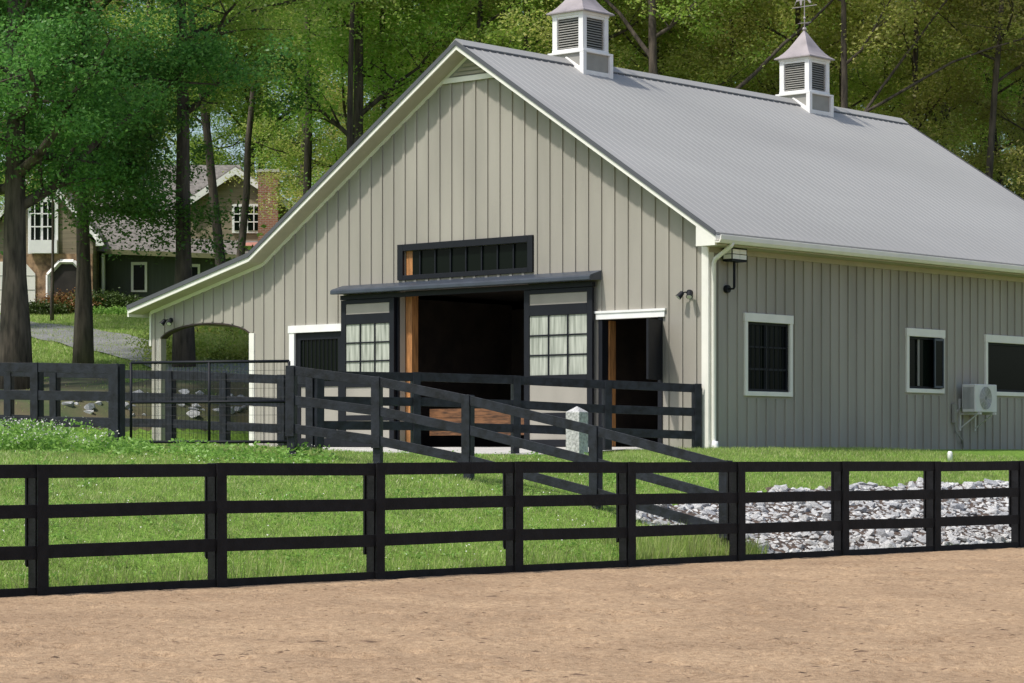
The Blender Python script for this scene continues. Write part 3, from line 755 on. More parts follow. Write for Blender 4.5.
# granite post
X, Y = PX(577,46.2), 46.2; g = tz(X, Y)
m = MB(); h = .15
m.add([(-h,-h,-.2),(h,-h,-.2),(h,h,-.2),(-h,h,-.2),(-h,-h,.77),(h,-h,.77),(h,h,.77),(-h,h,.77),(0,0,.88)],
      [(0,3,2,1),(0,1,5,4),(1,2,6,5),(2,3,7,6),(3,0,4,7),(4,5,8),(5,6,8),(6,7,8),(7,4,8)])
o = m.build('granite_post', 'granite', None, bevel=.012, loc=(X, Y, PZ(453, Y)-.02)); o.rotation_euler = (0,0,BA+.1)
tag(o, 'short pale granite hitching post with pyramid top before the barn doors', 'post')
# little white marker on the lawn
Y = hit(950, 462, 40); X = PX(950, Y)
m = MB(); m.tube([(0,0,-.1),(0,0,.07),(0,0,.10)], [.05,.05,.03], 10)
tag(m.build('marker_cap', 'white', None, smooth=True, loc=(X, Y, tz(X,Y)+.10)), 'tiny white capped pipe in the grass below the side wall', 'marker')

# ------------------------------------------------------------------ stones
def stone_mesh(seed):
    r = random.Random(seed); m = MB()
    import bmesh
    bm = bmesh.new()
    pts = []
    for k in range(16):
        v = Vector((r.gauss(0,1), r.gauss(0,1), r.gauss(0,1))).normalized()*r.uniform(.8,1.05)
        bm.verts.new((v.x*1.25, v.y*.95, v.z*.7))
    bmesh.ops.convex_hull(bm, input=bm.verts)
    bmesh.ops.delete(bm, geom=[v for v in bm.verts if not v.link_faces], context='VERTS')
    vs = [tuple(v.co) for v in bm.verts]; bm.verts.index_update(); fs = [tuple(v.index for v in f.verts) for f in bm.faces]
    bm.free(); return vs, fs
SM = [stone_mesh(i) for i in range(14)]
sme = []
for i, (v, f) in enumerate(SM):
    me = bpy.data.meshes.new('stone'); me.from_pydata(v, [], f); me.materials.append(M['stone' if i%3 else 'stone2']); sme.append(me)
cand = []
def rock_ok(t, n):
    top = float(rock_top(t)) if t > 12.2 else 0
    lo = .12 if t > 12.9 else 1.3
    return lo < n < top and 12.2 < t < 27
for k in range(20000):
    t = random.uniform(12.2, 27); n = random.uniform(.1, 3.8)
    if not rock_ok(t, n): continue
    r = min(.04+abs(random.gauss(0,.034)), .13)
    X, Y = from_tn(t, n)
    if all((X-a)**2+(Y-b)**2 > (.8*(r+c))**2 for a, b, c in cand): cand.append((X, Y, r))
cand.sort(key=lambda c: -c[2]/c[1]); big = [c for c in cand if PX(1050, c[1]) > c[0]][:300]; bigset = set(big)
rest = [c for c in cand if c not in bigset]
for (X, Y, r) in big:
    o = bpy.data.objects.new('riprap_stone', random.choice(sme)); COL.objects.link(o)
    o.location = (X, Y, tz(X, Y)+r*.35); o.rotation_euler = (random.uniform(-.5,.5), random.uniform(-.5,.5), random.uniform(0,6.3)); o.scale = (r*1.15, r*1.15, r*random.uniform(1,1.4))
    tag(o, 'angular pale grey stone lying in the riprap bank behind the ring fence', 'stone', 'stones of the riprap bank')
mb = MB()
def put_stone(mb, X, Y, z, r, vf):
    R = Matrix.Rotation(random.uniform(0,6.3), 3, 'Z') @ Matrix.Rotation(random.uniform(-.6,.6), 3, 'X')
    mb.add([tuple(R @ (Vector(v)*r)+Vector((X, Y, z))) for v in vf[0]], vf[1])
for (X, Y, r) in rest: put_stone(mb, X, Y, tz(X, Y)+r*.3, r*1.15, random.choice(SM))
for k in range(10000):
    t = random.uniform(12.2, 27); n = random.uniform(.1, 3.8)
    if rock_ok(t, n):
        X, Y = from_tn(t, n); r = random.uniform(.025, .055); put_stone(mb, X, Y, tz(X, Y)+r*.3, r, SM[k%14])
tag(mb.build('gravel', 'stone'), kind='stuff')
M['soil'] = paint('red_soil', (.085,.058,.042), .95, .35, 5, .5, 20)
def sheet(name, ts_, lo, hi, m, n_=14, dz=.035):
    vs_ = []
    for t in ts_:
        a, b = lo(t), hi(t)
        for k in range(n_): X, Y = from_tn(t, a+(b-a)*k/(n_-1)); vs_.append((X, Y, tz(X, Y)+(dz if 0 < k < n_-1 else -.03)))
    nt_ = len(ts_); q = MB().add(vs_, [(i*n_+k, (i+1)*n_+k, (i+1)*n_+k+1, i*n_+k+1) for i in range(nt_-1) for k in range(n_-1)])
    return tag(q.build(name, m, smooth=True), kind='structure')
sheet('soil_bank', np.linspace(12.25, 27, 90), lambda t: .12 if t > 12.9 else 1.25, lambda t: float(rock_top(t))+.22+.08*math.sin(t*5), 'soil')
M['bankshade'] = paint('bank_shade', (.10,.085,.045), .95, .35, .9, .6, 12, tint=(.05,.085,.025))  # dark cover colour standing in for shadowed planting behind the gate
vs_ = []
for px in np.linspace(-40, 262, 70):
    za, zb_ = hit(px, 434, 47), hit(px, 378+6*math.sin(px*.06), 47)
    for q in range(24):
        zz = za+(zb_-za)*q/23; X = PX(px, zz); vs_.append((X, zz, tz(X, zz)+(.05 if 0 < q < 23 else -.05)))
tag(MB().add(vs_, [(i*24+k, (i+1)*24+k, (i+1)*24+k+1, i*24+k+1) for i in range(69) for k in range(23)]).build('bank_shade_sheet', 'bankshade', smooth=True), kind='structure')
# fieldstones behind the gate
for k in range(60):
    px = random.uniform(60, 245); Z = hit(px, random.uniform(402, 424), 47)+.3; X = PX(px, Z); r = random.uniform(.07,.2)
    o = bpy.data.objects.new('fieldstone', random.choice(sme)); COL.objects.link(o)
    o.location = (X, Z, tz(X, Z)+r*.3); o.rotation_euler = (random.uniform(-.3,.3), 0, random.uniform(0,6.3)); o.scale = (r, r, r)
    tag(o, 'pale fieldstone on the bank beyond the rear fence', 'stone', 'fieldstones beyond the rear fence')

# ------------------------------------------------------------------ grass
def blades(n, sampler, h0, h1, w, lean=.5):
    X, Y = sampler(n); Z = terr(X, Y); n = len(X)
    a = rng.uniform(0, 2*PI, n); h = rng.uniform(h0, h1, n)*rng.uniform(.6,1.25,n); ww = w*rng.uniform(.6,1.3,n)
    lx = rng.normal(0, lean, n)*h; ly = rng.normal(0, lean, n)*h
    V = np.zeros((n, 3, 3))
    V[:,0,0] = X-np.cos(a)*ww; V[:,0,1] = Y-np.sin(a)*ww; V[:,0,2] = Z-.01
    V[:,1,0] = X+np.cos(a)*ww; V[:,1,1] = Y+np.sin(a)*ww; V[:,1,2] = Z-.01
    V[:,2,0] = X+lx; V[:,2,1] = Y+ly; V[:,2,2] = Z+h
    return V
def keep(X, Y, PXm=(-40, 1064)):
    t, n = tn(X, Y); bx, by = barn_local(X, Y); px = 512+F*X/Y
    ok = (n > .10)&(px > PXm[0])&(px < PXm[1])
    ok &= ~((bx > -16.9)&(bx < .12)&(by > -.1)&(by < 17))
    ok &= ~((bx > -12.6)&(bx < -.9)&(by > -3.7)&(by < 0))
    top = np.where(t > 12.2, rock_top(t), 0); lo = np.where(t > 12.9, 0, 1.2)
    ok &= ~((n > lo)&(n < top+.12)&(t > 12.25))
    py = HY-(terr(X, Y)-EYE)*F/Y
    ok &= ~((Y > 47)&(py > 379+6*np.sin(px*.06))&(px < 262)&(rng.random(len(X)) < .93))
    return ok
def samp_near(n):
    Y = 27+ (rng.random(n)**1.0)*25; X = (rng.uniform(-45, 1070, n)-512)/F*Y
    k = keep(X, Y); pn = vnoise(X*1.6, Y*1.6, 11)*.6+vnoise(X*5, Y*5, 12)*.4; k &= rng.random(n) < .35+1.1*pn
    return X[k], Y[k]
V = blades(460000, samp_near, .025, .075, .008)
o = bpy.data.objects.new('grass', quad_mesh('grass', V, 'blade', 3)); COL.objects.link(o); tag(o, kind='stuff')
def samp_edge(n):   # taller uncut tufts at the foot of the ring fence and round the ramp foot
    t = rng.uniform(-6, 12.9, n); nn = np.abs(rng.normal(.12, .10, n))+.06; kt = rng.random(n) < .25+.75*(t > 10)
    X = P0[0]+t*TD[0]-nn*TD[1]; Y = P0[1]+t*TD[1]+nn*TD[0]; t2 = rng.uniform(10.3, 12.9, n); n2 = rng.uniform(.1, 1.2, n)
    sel = rng.random(n) < .25; X = np.where(sel, P0[0]+t2*TD[0]-n2*TD[1], X); Y = np.where(sel, P0[1]+t2*TD[1]+n2*TD[0], Y)
    kt |= sel; return X[kt], Y[kt]
V = blades(9000, samp_edge, .12, .32, .008, .25)
o = bpy.data.objects.new('grass', quad_mesh('grass', V, 'blade', 3)); COL.objects.link(o); tag(o, kind='stuff')
# clover and dandelion heads
n = 800; Y = rng.uniform(27.5, 46, n); X = (rng.uniform(-40,600,n)-512)/F*Y; k = keep(X, Y)&(vnoise(X*.9, Y*.9, 21) > .5); X, Y = X[k], Y[k]; Zb = terr(X, Y)+rng.uniform(.05,.11,len(X))
r = rng.uniform(.006,.013,len(X)); V = np.zeros((len(X),4,3))
for i, (dx, dz) in enumerate(((-1,0),(0,-1),(1,0),(0,1))): V[:,i,0] = X+dx*r; V[:,i,1] = Y+dz*r*.6; V[:,i,2] = Zb+dz*r*.8
o = bpy.data.objects.new('clover', quad_mesh('clover', V, 'petal', 4)); COL.objects.link(o); tag(o, kind='stuff')
# lawn on the hill (coarser tufts)
def samp_far(n):
    Y = 50+rng.random(n)*62; X = (rng.uniform(-20, 330, n)-512)/F*Y; k = keep(X, Y, (-30, 340)); return X[k], Y[k]
V = blades(120000, samp_far, .05, .12, .02)
o = bpy.data.objects.new('grass', quad_mesh('grass', V, 'blade', 3)); COL.objects.link(o); tag(o, kind='stuff')
# weeds on the crest by the left fences and gate
def leafquads(C, size, flat=.0, asp=.5):
    n = len(C); d = rng.normal(size=(n,3)); d[:,2] *= .6; d /= np.linalg.norm(d, axis=1)[:,None]
    u = rng.normal(size=(n,3)); u[:,2] += flat; b = np.cross(d, u); b /= np.linalg.norm(b, axis=1)[:,None]
    s = size*rng.uniform(.6,1.35,n)[:,None]
    return np.stack([C-d*s, C+b*s*asp-d*s*.1, C+d*s, C-b*s*asp-d*s*.1], 1)
pts = []; fl = []
for k in range(420):
    px = random.choice([random.uniform(-20,130), random.uniform(-20,60), random.uniform(120,330)]); Z = random.uniform(38.5, 41)
    X = PX(px, Z); z0 = tz(X, Z); h = random.uniform(.1,.5) if px < 110 else random.uniform(.05,.26)
    for j in range(int(60*h)+8):
        f = random.random(); pts.append((X+random.gauss(0,.07), Z+random.gauss(0,.07), z0+h*f))
    if px < 110 and random.random() < .6:
        for j in range(7): fl.append((X+random.gauss(0,.07), Z+random.gauss(0,.06), z0+h*random.uniform(.85,1.1)))
V = leafquads(np.array(pts), .038, .6); o = bpy.data.objects.new('weeds', quad_mesh('weeds', V, 'weedleaf', 4)); COL.objects.link(o); tag(o, kind='stuff')
V = leafquads(np.array(fl), .014, .6, 1); o = bpy.data.objects.new('weeds', quad_mesh('weeds', V, 'petal', 4)); COL.objects.link(o); tag(o, kind='stuff')

pts = []
for k in range(900):
    Z = random.uniform(28, 44); px = random.uniform(-20, 740); X = PX(px, Z); t_, n_ = tn(X, Z)
    if n_ < .15 or (t_ > 12.2 and n_ < 3.2) or barn_local(X, Z)[1] > -3.9 and barn_local(X, Z)[0] > -16.5: continue
    if float(vnoise(np.array([X*.8]), np.array([Z*.8]), 31)[0]) < .45: continue
    z0 = tz(X, Z); h = random.uniform(.05, .15)
    for j in range(16): pts.append((X+random.gauss(0,.06), Z+random.gauss(0,.06), z0+h*random.random()))
V = leafquads(np.array(pts), .026, .6); o = bpy.data.objects.new('weeds', quad_mesh('weeds', V, 'weedleaf', 4)); COL.objects.link(o); tag(o, kind='stuff')
# ------------------------------------------------------------------ trees
def tree_meshes(seed, H, r0, cb, cr, nl=14, leaf=.06, lpc=125, bend=.6, lean=(0,0), bark='bark', leafm='leafforest', spread=.5, big=None, droop=0):
    R = random.Random(seed); mb = MB(); cl = []
    trunk = []; x = y = 0; n = 12
    for i in range(n+1):
        f = i/n; trunk.append(Vector((x+lean[0]*f*H, y+lean[1]*f*H, f*H*.97-(.4 if i == 0 else 0)))); x += R.gauss(0,.1)*bend*H/20; y += R.gauss(0,.1)*bend*H/20
    rad = [r0*(1.35 if i == 0 else 1.08 if i == 1 else (1-.88*(i/n)**.9)) for i in range(n+1)]
    mb.tube(trunk, rad, 10)
    def at(f): k = min(int(f*n), n-1); return trunk[k].lerp(trunk[k+1], f*n-k), rad[k]*(1-(f*n-k))+rad[k+1]*(f*n-k)
    for i in range(nl):
        f = cb+(0.97-cb)*((i+R.random()*.8)/nl); p, rr = at(f); az = i*2.4+R.uniform(-.5,.5)
        ln = cr*(.55+.75*math.sin(PI*min(1,(f-cb)/(1-cb)*.8+.22)))*R.uniform(.75,1.2)
        up = R.uniform(.15,.75) if f < .8 else R.uniform(.6,1.3)
        if f < .5: up -= droop
        d = Vector((math.cos(az), math.sin(az), up)).normalized(); q = p.copy(); pts = [q.copy()]; r_ = [rr*.55]
        segs = 5
        for k in range(segs):
            d = (d+Vector((R.gauss(0,.16),R.gauss(0,.16),R.gauss(.02,.12)))).normalized(); q = q+d*ln/segs; pts.append(q.copy()); r_.append(rr*.55*(1-(k+1)/segs*.85))
        mb.tube(pts, r_, 6, cap=False)
        for k in range(1, segs+1):
            for s in range(2 if k < segs else 3):
                d2 = (d*.6+Vector((R.gauss(0,1),R.gauss(0,1),R.gauss(.1,.5)))).normalized(); l2 = ln*R.uniform(.22,.42); a = pts[k]; m_ = a+d2*l2*.5+Vector((0,0,R.uniform(-.05,.12))); b = a+d2*l2
                mb.tube([a, m_, b], [r_[k]*.6, r_[k]*.4, .008], 5, cap=False)
                cl.append((m_, .34*spread*2)); cl.append((b, .42*spread*2)); 
                if R.random() < .7: cl.append((b+Vector((R.gauss(0,.5),R.gauss(0,.5),R.gauss(0,.25))), .38*spread*2))
    if big:
        for (f, az, up, ln, kr) in big:
            p, rr = at(f); d = Vector((math.cos(az), math.sin(az), up)).normalized(); pts = [p]; r_ = [rr*kr]
            for k in range(7):
                d = (d+Vector((R.gauss(0,.12),R.gauss(0,.12),R.gauss(.03,.1)))).normalized(); pts.append(pts[-1]+d*ln/7); r_.append(rr*kr*(1-(k+1)/7*.75))
            mb.tube(pts, r_, 8, cap=False)
            for k in range(3, 8): cl.append((pts[k]+Vector((R.gauss(0,.4),R.gauss(0,.4),.5)), .5))
    C = []
    g = np.random.default_rng(seed)
    for (c, s) in cl:
        m = int(lpc*g.uniform(.6,1.3)); off = g.normal(size=(m,3))*s*g.uniform(.7,1.2); off[:,2] *= .55; C.append(np.array(c)+off)
    C = np.concatenate(C); V = leafquads(C, leaf, 1.0, .55)
    tr = bpy.data.meshes.new('trunk'); tr.from_pydata([tuple(v) for v in mb.v], [], mb.f); tr.materials.append(M[bark])
    for p in tr.polygons: p.use_smooth = True
    return tr, quad_mesh('crown', V, leafm, 4), len(C)
def plant_tree(me, X, Y, rz, sc, label, name='deciduous_tree', group=None, z=None, cat='tree'):
    e = empty(name, (X, Y, (tz(X, Y) if z is None else z)), rz, label, cat, group); e.scale = (sc, sc, sc)
    t = bpy.data.objects.new('trunk', me[0]); COL.objects.link(t); t.parent = e
    c = bpy.data.objects.new('crown', me[1]); COL.objects.link(c); c.parent = e
    return e
VAR = [tree_meshes(11, 20, .24, .22, 3.6), tree_meshes(12, 21, .28, .3, 3.8, 15, leafm='leafyellow'), tree_meshes(13, 19, .2, .18, 3.3, 15),
       tree_meshes(14, 22, .22, .3, 4.2, 15, big=[(.32,.35,.75,8,.6),(.42,2.7,.9,6,.5)]), tree_meshes(15, 18, .17, .15, 3.0, 14, leafm='leafyellow'), tree_meshes(16, 20, .22, .12, 3.6, 16)]
# the trees one can tell apart on the left
def lone(seed, px, Z, H, r, cb, cr, leafm, label, lean=(0,0), nl=14, lpc=120, leaf=.06, **kw):
    plant_tree(tree_meshes(seed, H, r, cb, cr, nl, leaf, lpc, leafm=leafm, lean=lean, **kw), PX(px, Z), Z, 0, 1, label)
lone(31, 15, 64, 18, .38, .25, 4.4, 'leafshaded', 'thick dark trunked maple at the far left edge before the house', nl=28, lpc=230, leaf=.055, bend=.25, droop=.3)
lone(32, 83, 71, 17, .25, .27, 4.2, 'leafshaded', 'slimmer maple on the lawn with low dark green sprays before the house porch', (.004,0), nl=24, lpc=180, leaf=.06, bend=.25, droop=.3)
lone(33, 184, 70, 20, .27, .34, 3.6, 'leafforest', 'straight dark trunked oak seen through the lean-to arch', bend=.12, nl=16, droop=.3)
lone(34, 232, 79, 20, .19, .52, 3.2, 'leafforest', 'slim tree leaning left in front of the house window', (-.12,0), bend=.4, nl=12)
lone(35, 236, 84, 20, .16, .55, 3.2, 'leafforest', 'slim crooked tree leaning right beside the brick chimney', (.11,0), bend=.9, nl=12)
lone(36, 306, 88, 21, .20, .52, 3.3, 'leafforest', 'upright tree rising just left of the barn gable slope', bend=.3, nl=12)
lone(37, 425, 90, 22, .24, .4, 3.5, 'leafyellow', 'tall forked tree rising behind the left half of the gable', bend=.3, nl=12, big=[(.42,.4,1.2,9,.7)])
lone(38, 655, 78, 22, .22, .45, 3.4, 'leafforest', 'tree with a heavy limb slanting right between the two cupolas', bend=.3, nl=8, big=[(.30,.1,.62,9,.6),(.42,2.4,1.2,7,.6)])
lone(39, 845, 78, 20, .17, .45, 3.4, 'leafyellow', 'tree with long spreading limbs right of the far cupola', bend=.3, nl=8, big=[(.36,.0,.35,9,.5),(.32,.6,1.0,8,.5)])
lone(40, 980, 80, 20, .16, .4, 3.8, 'leafyellow', 'leaning dark trunked tree at the right edge above the roof', (.05,0), bend=.3, nl=14)
lone(41, 348, 80, 21, .15, .5, 2.8, 'leafforest', 'slender dark trunk rising halfway along the left gable slope', (.02,0), bend=.5, nl=9)
lone(42, 392, 84, 22, .17, .5, 3.0, 'leafforest', 'slender trunk just left of the gable peak', (-.03,0), bend=.5, nl=9)
lone(43, 520, 82, 22, .20, .5, 3.0, 'leafforest', 'dark trunk right of the gable peak before the near cupola', (.02,0), bend=.4, nl=9)
lone(44, 300, 111, 21, .14, .5, 2.8, 'leafforest', 'thin dark trunk rising behind the brick chimney', (.02,0), bend=.6, nl=9)
lone(45, 52, 97, 12, .07, .40, 2.3, 'leafrust2', 'small bronze leaved tree between the two maples before the house gable', bend=.5, nl=12)
k = 0; spots = []
rows = [(84, 350, 1080, 74), (94, 352, 1100, 74), (108, 350, 1090, 80), (124, -60, 1090, 74), (142, -60, 1090, 78)]
for (Z, a, b, st) in rows:
    px = a+random.uniform(0, 30)
    while px < b:
        ZZ = Z+random.uniform(-3,3)
        spots.append((px, ZZ)); px += st*random.uniform(.75,1.3)*(1.5 if px < 540 else 1)
spots += [(205, 119), (252, 121), (150, 120)]
for (px, Z) in spots:
    me = VAR[random.choice((1,4,1,4,0,3))] if px > 720 else VAR[(0,2,3,5)[k%4]] if random.random() < .8 else random.choice(VAR); k += 1
    plant_tree(me, PX(px, Z), Z, random.uniform(0,6.28), random.uniform(.85,1.15), 'tall green deciduous tree in the dense wood behind the barn and house', 'forest_tree', 'trees of the wood behind the barn')
# trees between lawn and house
for (px, Z, sc, lb) in ((150,99,.75,'small green tree in front of the house roof'), (372,100,.9,'tree at the wood edge beside the house'), (-30,90,.9,'green tree beyond the left edge of the lawn')):
    if px == 150: continue
    plant_tree(VAR[4 if px > 0 else 2], PX(px,Z), Z, px, sc, lb)
# shrubs
def shrub_mesh(seed, w, h, leafm, n=3500, leaf=.05):
    g = np.random.default_rng(seed); C = []
    for i in range(26):
        c = np.array([g.uniform(-w/2,w/2), g.uniform(-w/3,w/3), g.uniform(.1,1)*h*.75]); C.append(c+g.normal(size=(n//26,3))*np.array([w*.13,w*.13,h*.14]))
    C = np.concatenate(C); C[:,2] = np.abs(C[:,2]); V = leafquads(C, leaf, .8, .6)
    mb = MB(); R = random.Random(seed)
    for i in range(8): a = R.uniform(0,6.3); mb.tube([(0,0,-.1),(math.cos(a)*w*.15,math.sin(a)*w*.12,h*.4),(math.cos(a)*w*.3,math.sin(a)*w*.2,h*.8)], [.025,.018,.006], 5, cap=False)
    st = bpy.data.meshes.new('stem'); st.from_pydata([tuple(v) for v in mb.v], [], mb.f); st.materials.append(M['bark'])
    return st, quad_mesh('foliage', V, leafm, 4)
def shrub(me, px, Z, label, name='shrub', sc=1, group=None, rz=0):
    X = PX(px, Z); e = empty(name, (X, Z, tz(X, Z)), rz, label, 'shrub', group); e.scale = (sc,)*3
    for nm, q in zip(('stem','foliage'), me): o = bpy.data.objects.new(nm, q); COL.objects.link(o); o.parent = e
shrub(shrub_mesh(1, 1.9, 1.0, 'leafrust', 5000), 67, 104.6, 'rust and yellow leaved shrub before the dark porch')
shrub(shrub_mesh(2, 2.2, .9, 'leafshrub', 5000), 100, 105, 'clipped dark green hedge bush left of the house window', 'hedge_bush')
shrub(shrub_mesh(3, 1.9, .85, 'leafshrub', 5000), 124, 105.2, 'clipped dark green bush under the house window', 'hedge_bush')
shrub(shrub_mesh(4, 1.7, .55, 'leafshrub', 4000), 42, 103.5, 'low green shrub by the garage door')
shrub(shrub_mesh(5, 1.2, .4, 'weedleaf', 2000), 113, 103, 'low bright green plant at the hedge foot')
SA = shrub_mesh(6, 2.6, 1.5, 'leafyellow', 5000, .06); SB = shrub_mesh(7, 3.2, 2.4, 'leafforest', 7000, .07)
for (px, Z) in ((175,72),(196,74),(220,73),(240,75),(258,72),(208,79),(246,81)):
    shrub(SA, px, Z, 'loose yellow green shrub on the bank seen through the lean-to arch', sc=random.uniform(.5,.8), group='shrubs behind the lean-to', rz=px)
for i in range(34):
    px = 300+i*23; Z = random.uniform(76, 82)
    shrub(SB, px, Z, 'green understory bush at the wood edge behind the barn', 'understory_bush', random.uniform(.9,1.6), 'understory bushes behind the barn', rz=i)

# ------------------------------------------------------------------ house on the hill
HYD = 106.0; hz0 = tz(PX(90,HYD), HYD)
hs = empty('house', (PX(90,HYD), HYD, hz0), 0, 'tan and green sided house with shingled roofs and brick chimney on the hill', 'house')
hx = lambda px, Z=HYD: PX(px, Z)-PX(90,HYD); hz = lambda py, Z=HYD: PZ(py, Z)-hz0
def hb(name, m, px0, px1, py0, py1, d0, d1, parent=hs):
    Z = HYD+d0; return MB().box(hx(px0,Z), hx(px1,Z), d0, d1, hz(py1,Z), hz(py0,Z)).build(name, m, parent)
# left garage wing: gable to camera at d=-1
mb = MB(); Zg = HYD-1; pk = (hx(40,Zg), hz(168,Zg)); el = (hx(-24,Zg), hz(244,Zg)); er = (hx(101,Zg), hz(240,Zg)); gl, gr = hx(-18,Zg), hx(93,Zg)
mb.prism_y([(gl,-1.0),(gr,-1.0),(gr,er[1]-.1),pk,(gl,el[1]-.1)], -1, 7); mb.build('wall', 'htan', hs)
for a, b in ((el, pk), (pk, er)):
    MB().prism_y([(a[0],a[1]),(b[0],b[1]),(b[0],b[1]+.18),(a[0],a[1]+.18)], -1.35, 7.2).build('roof', 'hroof', hs)
    MB().prism_y([(a[0],a[1]-.22),(b[0],b[1]-.22),(b[0],b[1]+.1),(a[0],a[1]+.1)], -1.42, -1.352).build('rake_board', 'white', hs)
MB().box(gl,gr,-1.12,-1.003,-1.0,hz(254,Zg)).build('stone_facing', 'hstone', hs)
# garage door, chamfered head
mb = MB(); x0, x1 = hx(-8,Zg), hx(36,Zg); zt = hz(262,Zg); mb.prism_y([(x0,-.3),(x1,-.3),(x1,zt-.5),(x1-.45,zt),(x0,zt)], -1.18, -1.125); gd = mb.build('garage_door', 'trim', hs)
mb = MB()
for i in range(1, 4): mb.box(x0+.02,x1-.02,-1.19,-1.181,-.3+(zt+.3)*i/4-.015,-.3+(zt+.3)*i/4+.015)
mb.build('panel_groove', 'louver', gd)
# porch opening: flat panel coloured as its shade, white chamfered trim
x0, x1 = hx(49,Zg), hx(84,Zg); zt = hz(262,Zg)
MB().prism_y([(x0,-.3),(x1,-.3),(x1,zt-.4),(x1-.4,zt),(x0+.5,zt),(x0,zt-.55)], -1.16, -1.125).build('porch_shade_panel', 'porch', hs)
mb = MB(); path = [(x0,-.3),(x0,zt-.55),(x0+.5,zt),(x1-.4,zt),(x1,zt-.4),(x1,-.3)]
for a, b in zip(path[:-1], path[1:]): mb.beam((a[0],-1.2,a[1]), (b[0],-1.2,b[1]), .09, .09, up=(0,1,0)) if False else mb.tube([(a[0],-1.2,a[1]),(b[0],-1.2,b[1])], .1, 4)
mb.build('porch_trim', 'white', hs)
# window and white balcony box
w = hb('window', 'white', 28, 58, 196, 254, -1.12, -1.003)
for a, b in ((31,40),(43,54)):
    hb('pane', 'glass', a, b, 202, 240, -1.15, -1.125, w)
mb = MB()
for c in (35.5,48.5): mb.box(hx(c,Zg)-.02,hx(c,Zg)+.02,-1.17,-1.152,hz(240,Zg),hz(202,Zg))
for c in (214,227): mb.box(hx(31,Zg),hx(54,Zg),-1.172,-1.153,hz(c,Zg)-.025,hz(c,Zg)+.025)
mb.build('muntin', 'white', w)
hb('balcony_panel', 'white', 29, 57, 240, 253, -1.4, -1.18)
# middle block: long roof sloping to the camera
Zm = HYD+.5; a = hx(95,Zm); b = hx(262,Zm); zf = hz(254,Zm); 
MB().box(a,b,.5,7,-1,zf).build('wall', 'hgreen', hs)
mb = MB(); e0 = hx(82,HYD-.2); e1 = hx(268,HYD-.2); r0x, r1x = hx(100,HYD+4.5), hx(240,HYD+4.5); zr = hz(165,HYD+4.5)
mb.add([(e0,-.2,hz(251)),(e1,-.2,hz(258)),(r1x,4.5,zr),(r0x,4.5,zr),(e0,9,hz(251)),(e1,9,hz(258))],[(0,1,2,3),(3,2,5,4),(0,3,4),(1,5,2),(0,4,5,1)])
mb.build('roof', 'hroof', hs)
MB().beam((hx(106),-.26,hz(252)),(hx(264),-.26,hz(258.5)),.1,.2).build('gutter', 'gut', hs)
for c in (93.5, 103): MB().box(hx(c-1.3,HYD-.1),hx(c+1.3,HYD-.1),-.1,.15,-.5,hz(254)).build('column', 'white', hs)
w = hb('window', 'trim', 131, 147, 262, 292, .42, .498); hb('pane', 'glass', 133.5, 144.5, 265, 290, .40, .418, w)
w = hb('window', 'trim', 185, 200, 264, 292, .42, .498); hb('pane', 'glass', 187.5, 197.5, 267, 290, .40, .418, w)
# white eave return between wing and middle block
MB().prism_y([(hx(98,Zg),hz(247,Zg)),(hx(107,Zg),hz(247,Zg)),(hx(99,Zg),hz(232,Zg))], -1.6, -1.43).build('eave_return', 'white', hs)
# right gable block
Zr = HYD+1.2; pk = (hx(238,Zr), hz(172,Zr)); el = (hx(186,Zr), hz(207,Zr)); er = (hx(292,Zr), hz(208,Zr))
MB().prism_y([(hx(190,Zr),hz(262,Zr)),(hx(288,Zr),hz(262,Zr)),(hx(288,Zr),hz(206,Zr)),(pk[0],pk[1]-.1),(hx(190,Zr),hz(206,Zr))], .6, 8).build('wall', 'htan', hs)
for a, b in ((el, pk), (pk, er)):
    MB().prism_y([a, b, (b[0],b[1]+.18), (a[0],a[1]+.18)], .3, 8.2).build('roof', 'hroof', hs)
    MB().prism_y([(a[0],a[1]-.2),(b[0],b[1]-.2),(b[0],b[1]+.1),(a[0],a[1]+.1)], .23, .298).build('rake_board', 'white', hs)
w = MB().box(hx(232,HYD+.5),hx(262,HYD+.5),0.5,.598,hz(233,HYD+.5),hz(204,HYD+.5)).build('window', 'white', hs)
for a, b in ((234.5,246),(248,259.5)):
    MB().box(hx(a,HYD+.5),hx(b,HYD+.5),0.47,.498,hz(230.5,HYD+.5),hz(206.5,HYD+.5)).build('pane', 'glass', w)
mb = MB()
for c in (240,254): mb.box(hx(c,HYD+.5)-.02,hx(c,HYD+.5)+.02,0.44,.468,hz(230.5,HYD+.5),hz(206.5,HYD+.5))
for c in (214,222): mb.box(hx(234.5,HYD+.5),hx(259.5,HYD+.5),0.442,.466,hz(c,HYD+.5)-.02,hz(c,HYD+.5)+.02)
mb.build('muntin', 'white', w)
ch = hb('chimney', 'brick', 258, 278, 172, 262, -.35, .45); hb('cap', 'concrete', 256.5, 279.5, 169, 172, -.4, .5, ch)
MB().add([(hx(240),-.0,hz(246)),(hx(258),-.0,hz(246)),(hx(258),.9,hz(238)),(hx(250),.9,hz(238)),(hx(240),.9,hz(246.5)),(hx(258),.9,hz(247))],[(0,1,2,3),(0,3,4),(1,5,2),(0,4,5,1)]).build('flashing', 'terra', hs)
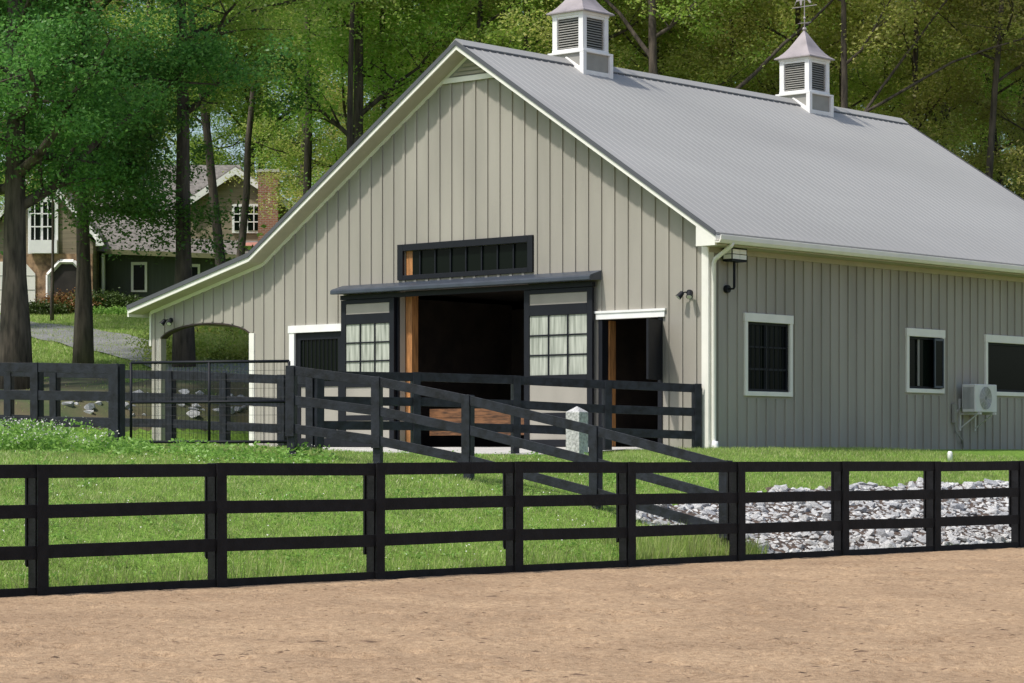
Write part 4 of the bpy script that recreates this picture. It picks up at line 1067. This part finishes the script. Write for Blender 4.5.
# right further roof
mb = MB(); mb.add([(hx(270),1.5,hz(252)),(hx(345),1.5,hz(252)),(hx(345),7,hz(178)),(hx(285),7,hz(178)),(hx(270),12,hz(252)),(hx(345),12,hz(252))],[(0,1,2,3),(3,2,5,4),(0,3,4),(1,5,2),(0,4,5,1)]); mb.build('roof','hroof',hs)
MB().box(hx(272),hx(343),2,11.5,-1,hz(252)-.01).build('wall','htan',hs)
MB().box(hx(86),hx(345),.6,9,-1.5,-.9).build('foundation','concrete',hs)

# ------------------------------------------------------------------ camera, light, world
cam = bpy.data.cameras.new('camera'); co = bpy.data.objects.new('camera', cam); COL.objects.link(co)
co.location = (0,0,EYE); co.rotation_euler = (PI/2,0,0); cam.sensor_width = 36; cam.lens = F*36/1024; cam.shift_y = (HY-341.5)/1024
cam.clip_end = 2000; cam.clip_start = .1; SC.camera = co
el = math.radians(57); az = Vector((-.82,-.57)).normalized()
S = Vector((az.x*math.cos(el), az.y*math.cos(el), math.sin(el)))
sl = bpy.data.lights.new('sun', 'SUN'); sl.energy = 3.3; sl.angle = math.radians(2.4); sl.color = (1,.955,.89)
so = bpy.data.objects.new('sun', sl); COL.objects.link(so); so.rotation_euler = (-S).to_track_quat('-Z','Y').to_euler(); so.location = (0,0,60)
w = bpy.data.worlds.new('World'); SC.world = w; w.use_nodes = True; nt = w.node_tree
sk = nt.nodes.new('ShaderNodeTexSky'); sk.sky_type = 'NISHITA'; sk.sun_disc = False; sk.sun_elevation = el; sk.sun_rotation = math.atan2(az.x, az.y); sk.air_density = 1; sk.dust_density = 2.5; sk.ozone_density = 1
nt.links.new(sk.outputs[0], nt.nodes['Background'].inputs[0]); nt.nodes['Background'].inputs[1].default_value = .15
vs = SC.view_settings; vs.view_transform = 'Standard'; vs.look = 'None'; vs.exposure = .14; vs.gamma = 1; vs.use_curve_mapping = False
SC.cycles.max_bounces = 7; SC.cycles.diffuse_bounces = 5; SC.cycles.glossy_bounces = 2; SC.cycles.transmission_bounces = 5; SC.cycles.transparent_max_bounces = 4
SC.cycles.use_denoising = True
